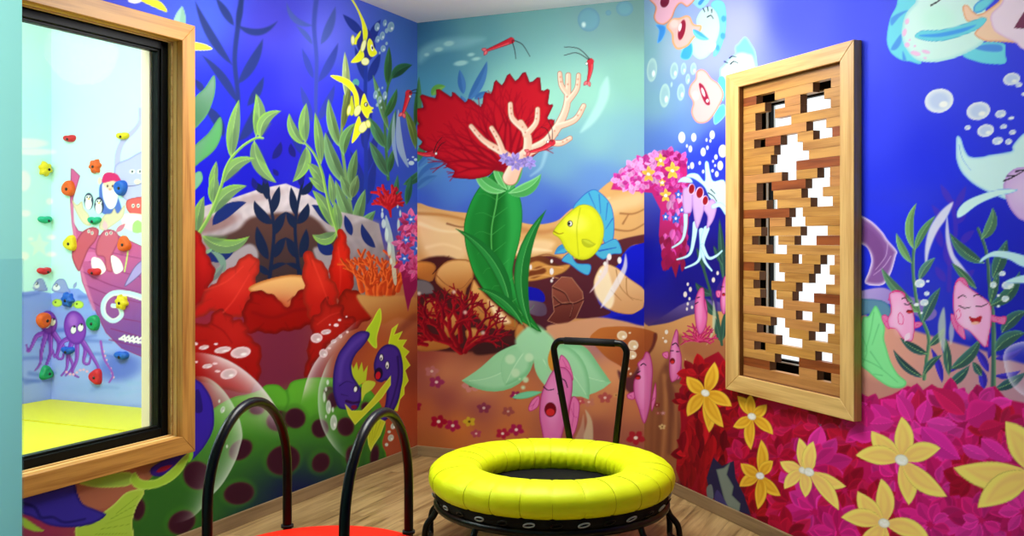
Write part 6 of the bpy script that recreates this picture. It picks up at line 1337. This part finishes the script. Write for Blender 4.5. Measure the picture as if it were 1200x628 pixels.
for th0 in (math.radians(a) for a in (178, 242, 302, 2, 62, 122)):
    d = .20
    def at(th, r, z): return (r*math.cos(th), r*math.sin(th), z)
    path = [at(th0-d, .462, .186), at(th0-d, .478, .150), at(th0-d, .508, .112), at(th0-d, .516, .060), at(th0-d*.9, .512, .024), at(th0-d*.6, .508, .0165), at(th0, .508, .0165), at(th0+d*.6, .508, .0165), at(th0+d*.9, .512, .024), at(th0+d, .516, .060), at(th0+d, .508, .112), at(th0+d, .478, .150), at(th0+d, .462, .186)]
    lg = tube('leg', spline(path, 5), .0125, M['black'], tr, 10)
    tube('foot_sleeve', [at(th0-d*.35, .508, .0168), at(th0, .508, .0168), at(th0+d*.35, .508, .0168)], .0160, M['rubber'], lg, 10)
# handlebar on the far side
ph = math.radians(25); dirv = Vector((math.sin(ph), math.cos(ph), 0)); tanv = Vector((math.cos(ph), -math.sin(ph), 0))
def hp(u, r, z): return dirv*r+tanv*u+Vector((0, 0, z))
path = [hp(-.085, .47, .17), hp(-.095, .475, .27), hp(-.150, .455, .60), hp(-.172, .447, .735), hp(-.170, .446, .765), hp(-.155, .446, .785), hp(-.125, .446, .792), hp(0, .446, .792), hp(.125, .446, .792), hp(.155, .446, .785), hp(.170, .446, .765), hp(.172, .447, .735), hp(.150, .455, .60), hp(.105, .475, .27), hp(.095, .47, .17)]
hb = tube('handlebar', spline(path, 5), .0150, M['black'], tr, 14)
tube('grip', [hp(-.12, .446, .792), hp(0, .446, .7925), hp(.12, .446, .792)], .0172, M['rubber'], hb, 14)
for u in (-.09, .10): tube('clamp', [hp(u, .472, .176), hp(u, .474, .208)], .021, M['black'], hb, 14)

# ================================================================== red platform with two arches
PX, PY = -.587, 3.0
pf = empty('balance_platform', (PX, PY, 0), label='round red play platform with two black arched handles in front of the window wall', cat='play platform')
PZT, PR = .285, .345
lathe('platform_top', [(0, PZT+.004), (.20, PZT+.003), (PR-.03, PZT), (PR-.008, PZT-.006), (PR, PZT-.022), (PR, PZT-.075), (PR-.012, PZT-.092), (PR-.05, PZT-.098), (0, PZT-.098)], M['red'], pf, 96)
lathe('base', [(0, 0), (.25, 0), (.262, .006), (.262, .03), (.235, .05), (.16, .07), (.13, .11), (.13, PZT-.10), (0, PZT-.10)], M['rubber'], pf, 64)
av = Vector((.21, .978, 0)).normalized(); pv = Vector((.978, -.21, 0)).normalized()
for s, off, hl, c0, tp in ((-1, .228, .262, -.004, .760), (1, .192, .282, -.002, .742)):
    r = .0152
    pts = []
    zs = tp-r-hl
    def q(u, z): return av*(u+c0)+pv*(off*s)+Vector((0, 0, z))
    for z in (PZT-.06, PZT+.02, PZT+.1, zs-.02): pts.append(q(-hl, z))
    for k in range(0, 25):
        a = math.pi*k/24; pts.append(q(-hl*math.cos(a), zs+hl*math.sin(a)))
    for z in (zs-.02, PZT+.1, PZT+.02, PZT-.06): pts.append(q(hl, z))
    h = tube('arched_handle', pts, r, M['black'], pf, 16)
    for u in (-hl, hl):
        c = q(u, 0); tube('collar', [c+Vector((0, 0, PZT-.001)), c+Vector((0, 0, PZT+.008))], .021, M['rubber'], h, 16)

# ================================================================== playroom next door
CL = 2.6
wf = wall_slab('wall_climbing', WF, -CL+.185, .15, 0, 3.2, -.15, -.003, M['white'])
ws = wall_slab('wall_playroom', WS, .0, 4.6, 0, 3.2, -.15, -.003, M['white'])
P = Paint(WF, -np.concatenate([np.arange(CL-.19, 1.25, -.05), np.arange(1.25, 0, -.0062), [0]]), np.concatenate([np.arange(0, 2.8, .0056), np.arange(2.8, 3.21, .1)]))
paint_ark(P); P.emit('mural', M['ark'], wf)
P = Paint(WS, np.concatenate([np.arange(0, .9, .009), np.arange(.9, 4.6, .1)]), np.concatenate([np.arange(0, 2.8, .007), np.arange(2.8, 3.21, .1)]))
paint_ark(P); P.emit('mural', M['ark'], ws)
E0 = C0-TL*4.6; A0 = C0+NL*(CL-.17); A1 = A0-TL*4.6
prism('floor_playroom', [C0, A0, A1, E0], -.05, 0, M['floor'])
prism('ceiling_playroom', [C0, A0, A1, E0], 3.2, 3.25, M['white'])
prism('wall_playroom_near', [E0, A1, A1-TL*.12, E0-TL*.12], 0, 3.2, M['white'])
mt = empty('crash_mat', (C0[0], C0[1], 0), mat=Matrix.Translation((C0[0], C0[1], 0)), label='thick bright yellow crash mat on the floor below the climbing wall', cat='mat')
def matpart(name, u0, u1, t0, t1, z0, z1, mat, bev=.01, par=None):
    bm = bmesh.new()
    q = [NL*u0-TL*t0, NL*u1-TL*t0, NL*u1-TL*t1, NL*u0-TL*t1]
    a = [bm.verts.new((p[0], p[1], z0)) for p in q]; b = [bm.verts.new((p[0], p[1], z1)) for p in q]
    bm.faces.new(a); bm.faces.new(b)
    for i in range(4): bm.faces.new([a[i], a[(i+1) % 4], b[(i+1) % 4], b[i]])
    bmesh.ops.bevel(bm, geom=bm.edges[:], offset=bev, segments=2, affect='EDGES')
    return bm_obj(name, bm, mat, par or mt)
for t0, t1 in ((.012, .62), (.622, 1.9), (1.902, 3.2)): matpart('cushion', .012, CL-.19, t0, t1, .001, .2, M['matyellow'])

# ---- climbing holds: a bolted lump each
def hold(x, y, r, shape, colour, label, grp):
    wall = WF if x >= 60 else WS
    a, z = wall.at(x, y); sc = 1.12*r*wall_depth(wall, a)/F
    root = empty('climbing_hold', mat=wall.matrix(a, 0, z), label=label, cat='climbing hold', group=grp)
    lob = dict(round=(0, 0), star=(6, .16), bean=(2, .24), jug=(3, .12))[shape]
    sq = .68 if shape == 'bean' else 1.0
    V = []; Fc = []; nr, na = 7, 28
    rn = random.Random(int(x*7+y))
    ph0 = rn.uniform(0, 6.28)
    for i in range(nr+1):
        f = i/nr; ang = f*math.pi/2
        for k in range(na):
            th = 2*math.pi*k/na
            rr = sc*(1+lob[1]*math.cos(lob[0]*th+ph0 if shape != 'bean' else 2*th)+.05*math.sin(3*th+ph0))
            dent = .35*math.exp(-((f-.1)/.25)**2) if shape in ('round', 'jug') else .12*math.exp(-(f/.2)**2)
            h = sc*.92*(math.cos(ang)**.6-dent*.6)
            rad = rr*math.sin(ang)**.85
            V.append((rad*math.cos(th), h-.002, rad*math.sin(th)*sq+(sc*.18*abs(math.cos(th)) if shape == 'bean' else 0)))
    for i in range(nr):
        for k in range(na):
            k2 = (k+1) % na; Fc.append((i*na+k, i*na+k2, (i+1)*na+k2, (i+1)*na+k))
    Fc.append(tuple(range(na)))
    bm = bmesh.new(); vs = [bm.verts.new(v) for v in V]
    for f in Fc: bm.faces.new([vs[i] for i in f])
    bm_obj('grip', bm, HOLD[colour], root, True)
    bo = tube('bolt', [(-.15*sc, .2*sc, -.1*sc), (-.15*sc, (.92 if shape in ('star', 'bean') else .74)*sc, -.1*sc)], .2*sc, M['bolt'], root, 10)
def wall_depth(wall, a):
    return float((wall.o+wall.d*a)[1])
G = 'holds bolted to the climbing wall'
for q in [(83, 163, 6.6, 'bean', 'red', 'red kidney shaped climbing hold high on bare pale wall, left of the yellow one'), (145, 160, 6.6, 'bean', 'yellow', 'yellow kidney shaped climbing hold, highest near the trunk of the painted elephant'),
          (52, 198, 7, 'star', 'yellow', 'lumpy yellow climbing hold on bare pale wall above the small green one'), (113, 195, 7, 'star', 'orange', 'lumpy orange climbing hold above the two painted penguins'),
          (82, 221, 8.2, 'round', 'orange', 'round orange climbing hold on the painted prow of the ship'), (143, 220, 8.2, 'round', 'blue', 'round blue climbing hold beside the painted bearded sailor'),
          (52, 258, 6.6, 'bean', 'teal', 'green kidney shaped climbing hold alone on the bare pale wall'), (112, 259, 7, 'bean', 'teal', 'green kidney shaped climbing hold between painted antlers'),
          (84, 285, 8, 'jug', 'yellow', 'chunky yellow climbing hold on the painted elk at the ship edge'), (147, 286, 8, 'jug', 'orange', 'chunky orange climbing hold on the painted ship rail near the frame'),
          (51, 318, 6.6, 'bean', 'red', 'red kidney shaped climbing hold above the painted grey whales'), (112, 319, 7, 'bean', 'red', 'red kidney shaped climbing hold on the painted pink ship planks'),
          (81, 351, 7.4, 'star', 'blue', 'lumpy blue climbing hold between the two painted green fish'), (144, 354, 7.4, 'star', 'yellow', 'lumpy yellow climbing hold beside the painted white wave curl'),
          (50, 375, 8.2, 'round', 'orange', 'round orange climbing hold on the head of the smaller painted octopus'), (111, 378, 8.2, 'round', 'green', 'round green climbing hold beside the big painted octopus'),
          (81, 411, 7, 'bean', 'blue', 'blue kidney shaped climbing hold between the two painted octopuses'), (144, 417, 7.6, 'bean', 'blue', 'blue kidney shaped climbing hold under the painted ship hull, low by the frame'),
          (53, 437, 7.4, 'jug', 'green', 'chunky green climbing hold lowest on the wall, left one above the mat'), (114, 441, 8, 'jug', 'red', 'chunky red climbing hold lowest on the wall, just above the yellow mat')]:
    hold(*q, G)

# ================================================================== light
def area(name, loc, size, power, color=(1, 1, 1), rot=(0, 0, 0), sy=None):
    l = bpy.data.lights.new(name, 'AREA'); l.energy = power; l.color = color
    l.shape = 'RECTANGLE'; l.size = size; l.size_y = sy or size
    o = bpy.data.objects.new(name, l); COL.objects.link(o); o.location = loc; o.rotation_euler = rot
    return o
ya = math.atan2(TL[1], TL[0])
area('room_panel_lamp', (-.2, 3.7, CEIL-.02), .6, 44, (1, .985, .96), (0, 0, ya), 1.2)
gl_ = bpy.data.lights.new('ceiling_fill_light', 'POINT'); gl_.energy = 38; gl_.color = (1, .985, .95); gl_.shadow_soft_size = .18  # added fill without a fixture, lifts the ceiling and upper back wall
go_ = bpy.data.objects.new('ceiling_fill_light', gl_); COL.objects.link(go_); go_.location = (.06, 4.12, 2.25)
pm = C0+NL*1.3-TL*2.4
area('playroom_panel_lamp', (pm[0], pm[1], 3.17), 1.2, 125, (.97, 1, 1), (0, 0, ya), 2.4)
def spot(name, loc, tgt, power, ang, blend=.6, color=(1, .97, .93), rad=.04):
    l = bpy.data.lights.new(name, 'SPOT'); l.energy = power; l.color = color; l.spot_size = math.radians(ang); l.spot_blend = blend; l.shadow_soft_size = rad
    o = bpy.data.objects.new(name, l); COL.objects.link(o); o.location = loc
    o.rotation_euler = (Vector(tgt)-Vector(loc)).to_track_quat('-Z', 'Y').to_euler()
    return o
for wall, a, off, lean, pw in ((WL, 1.05, .32, .12, 5), (WR, -.93, .32, .12, 3.5)):
    p0 = wall.world(a, off, CEIL-.02); p1 = wall.world(a, lean, 0.6)
    spot('wall_washer_lamp', p0, p1, pw, 120, .9)
spot('teal_wall_fill_light', (.9, .1, CEIL-.06), (-1.3, .62, 1.65), 330, 76, .8)  # added spot out of view, there to brighten the teal wall

w = bpy.data.worlds.new('daylight'); SC.world = w; w.use_nodes = True
bgn = w.node_tree.nodes['Background']; bgn.inputs['Color'].default_value = (.98, .99, 1, 1); bgn.inputs['Strength'].default_value = 1.3

cam = bpy.data.cameras.new('camera'); co = bpy.data.objects.new('camera', cam); COL.objects.link(co)
co.location = (0, 0, CAMZ); co.rotation_euler = (math.pi/2, 0, 0)
cam.sensor_width = 36; cam.lens = 36*F/1200; cam.shift_y = (HY-314)/1200.0; cam.clip_start = .02
SC.camera = co
SC.view_settings.view_transform = 'Standard'; SC.view_settings.look = 'None'
SC.view_settings.gamma = 1; SC.view_settings.use_curve_mapping = False; SC.view_settings.exposure = 0
SC.cycles.max_bounces = 8; SC.cycles.diffuse_bounces = 4; SC.cycles.transparent_max_bounces = 12
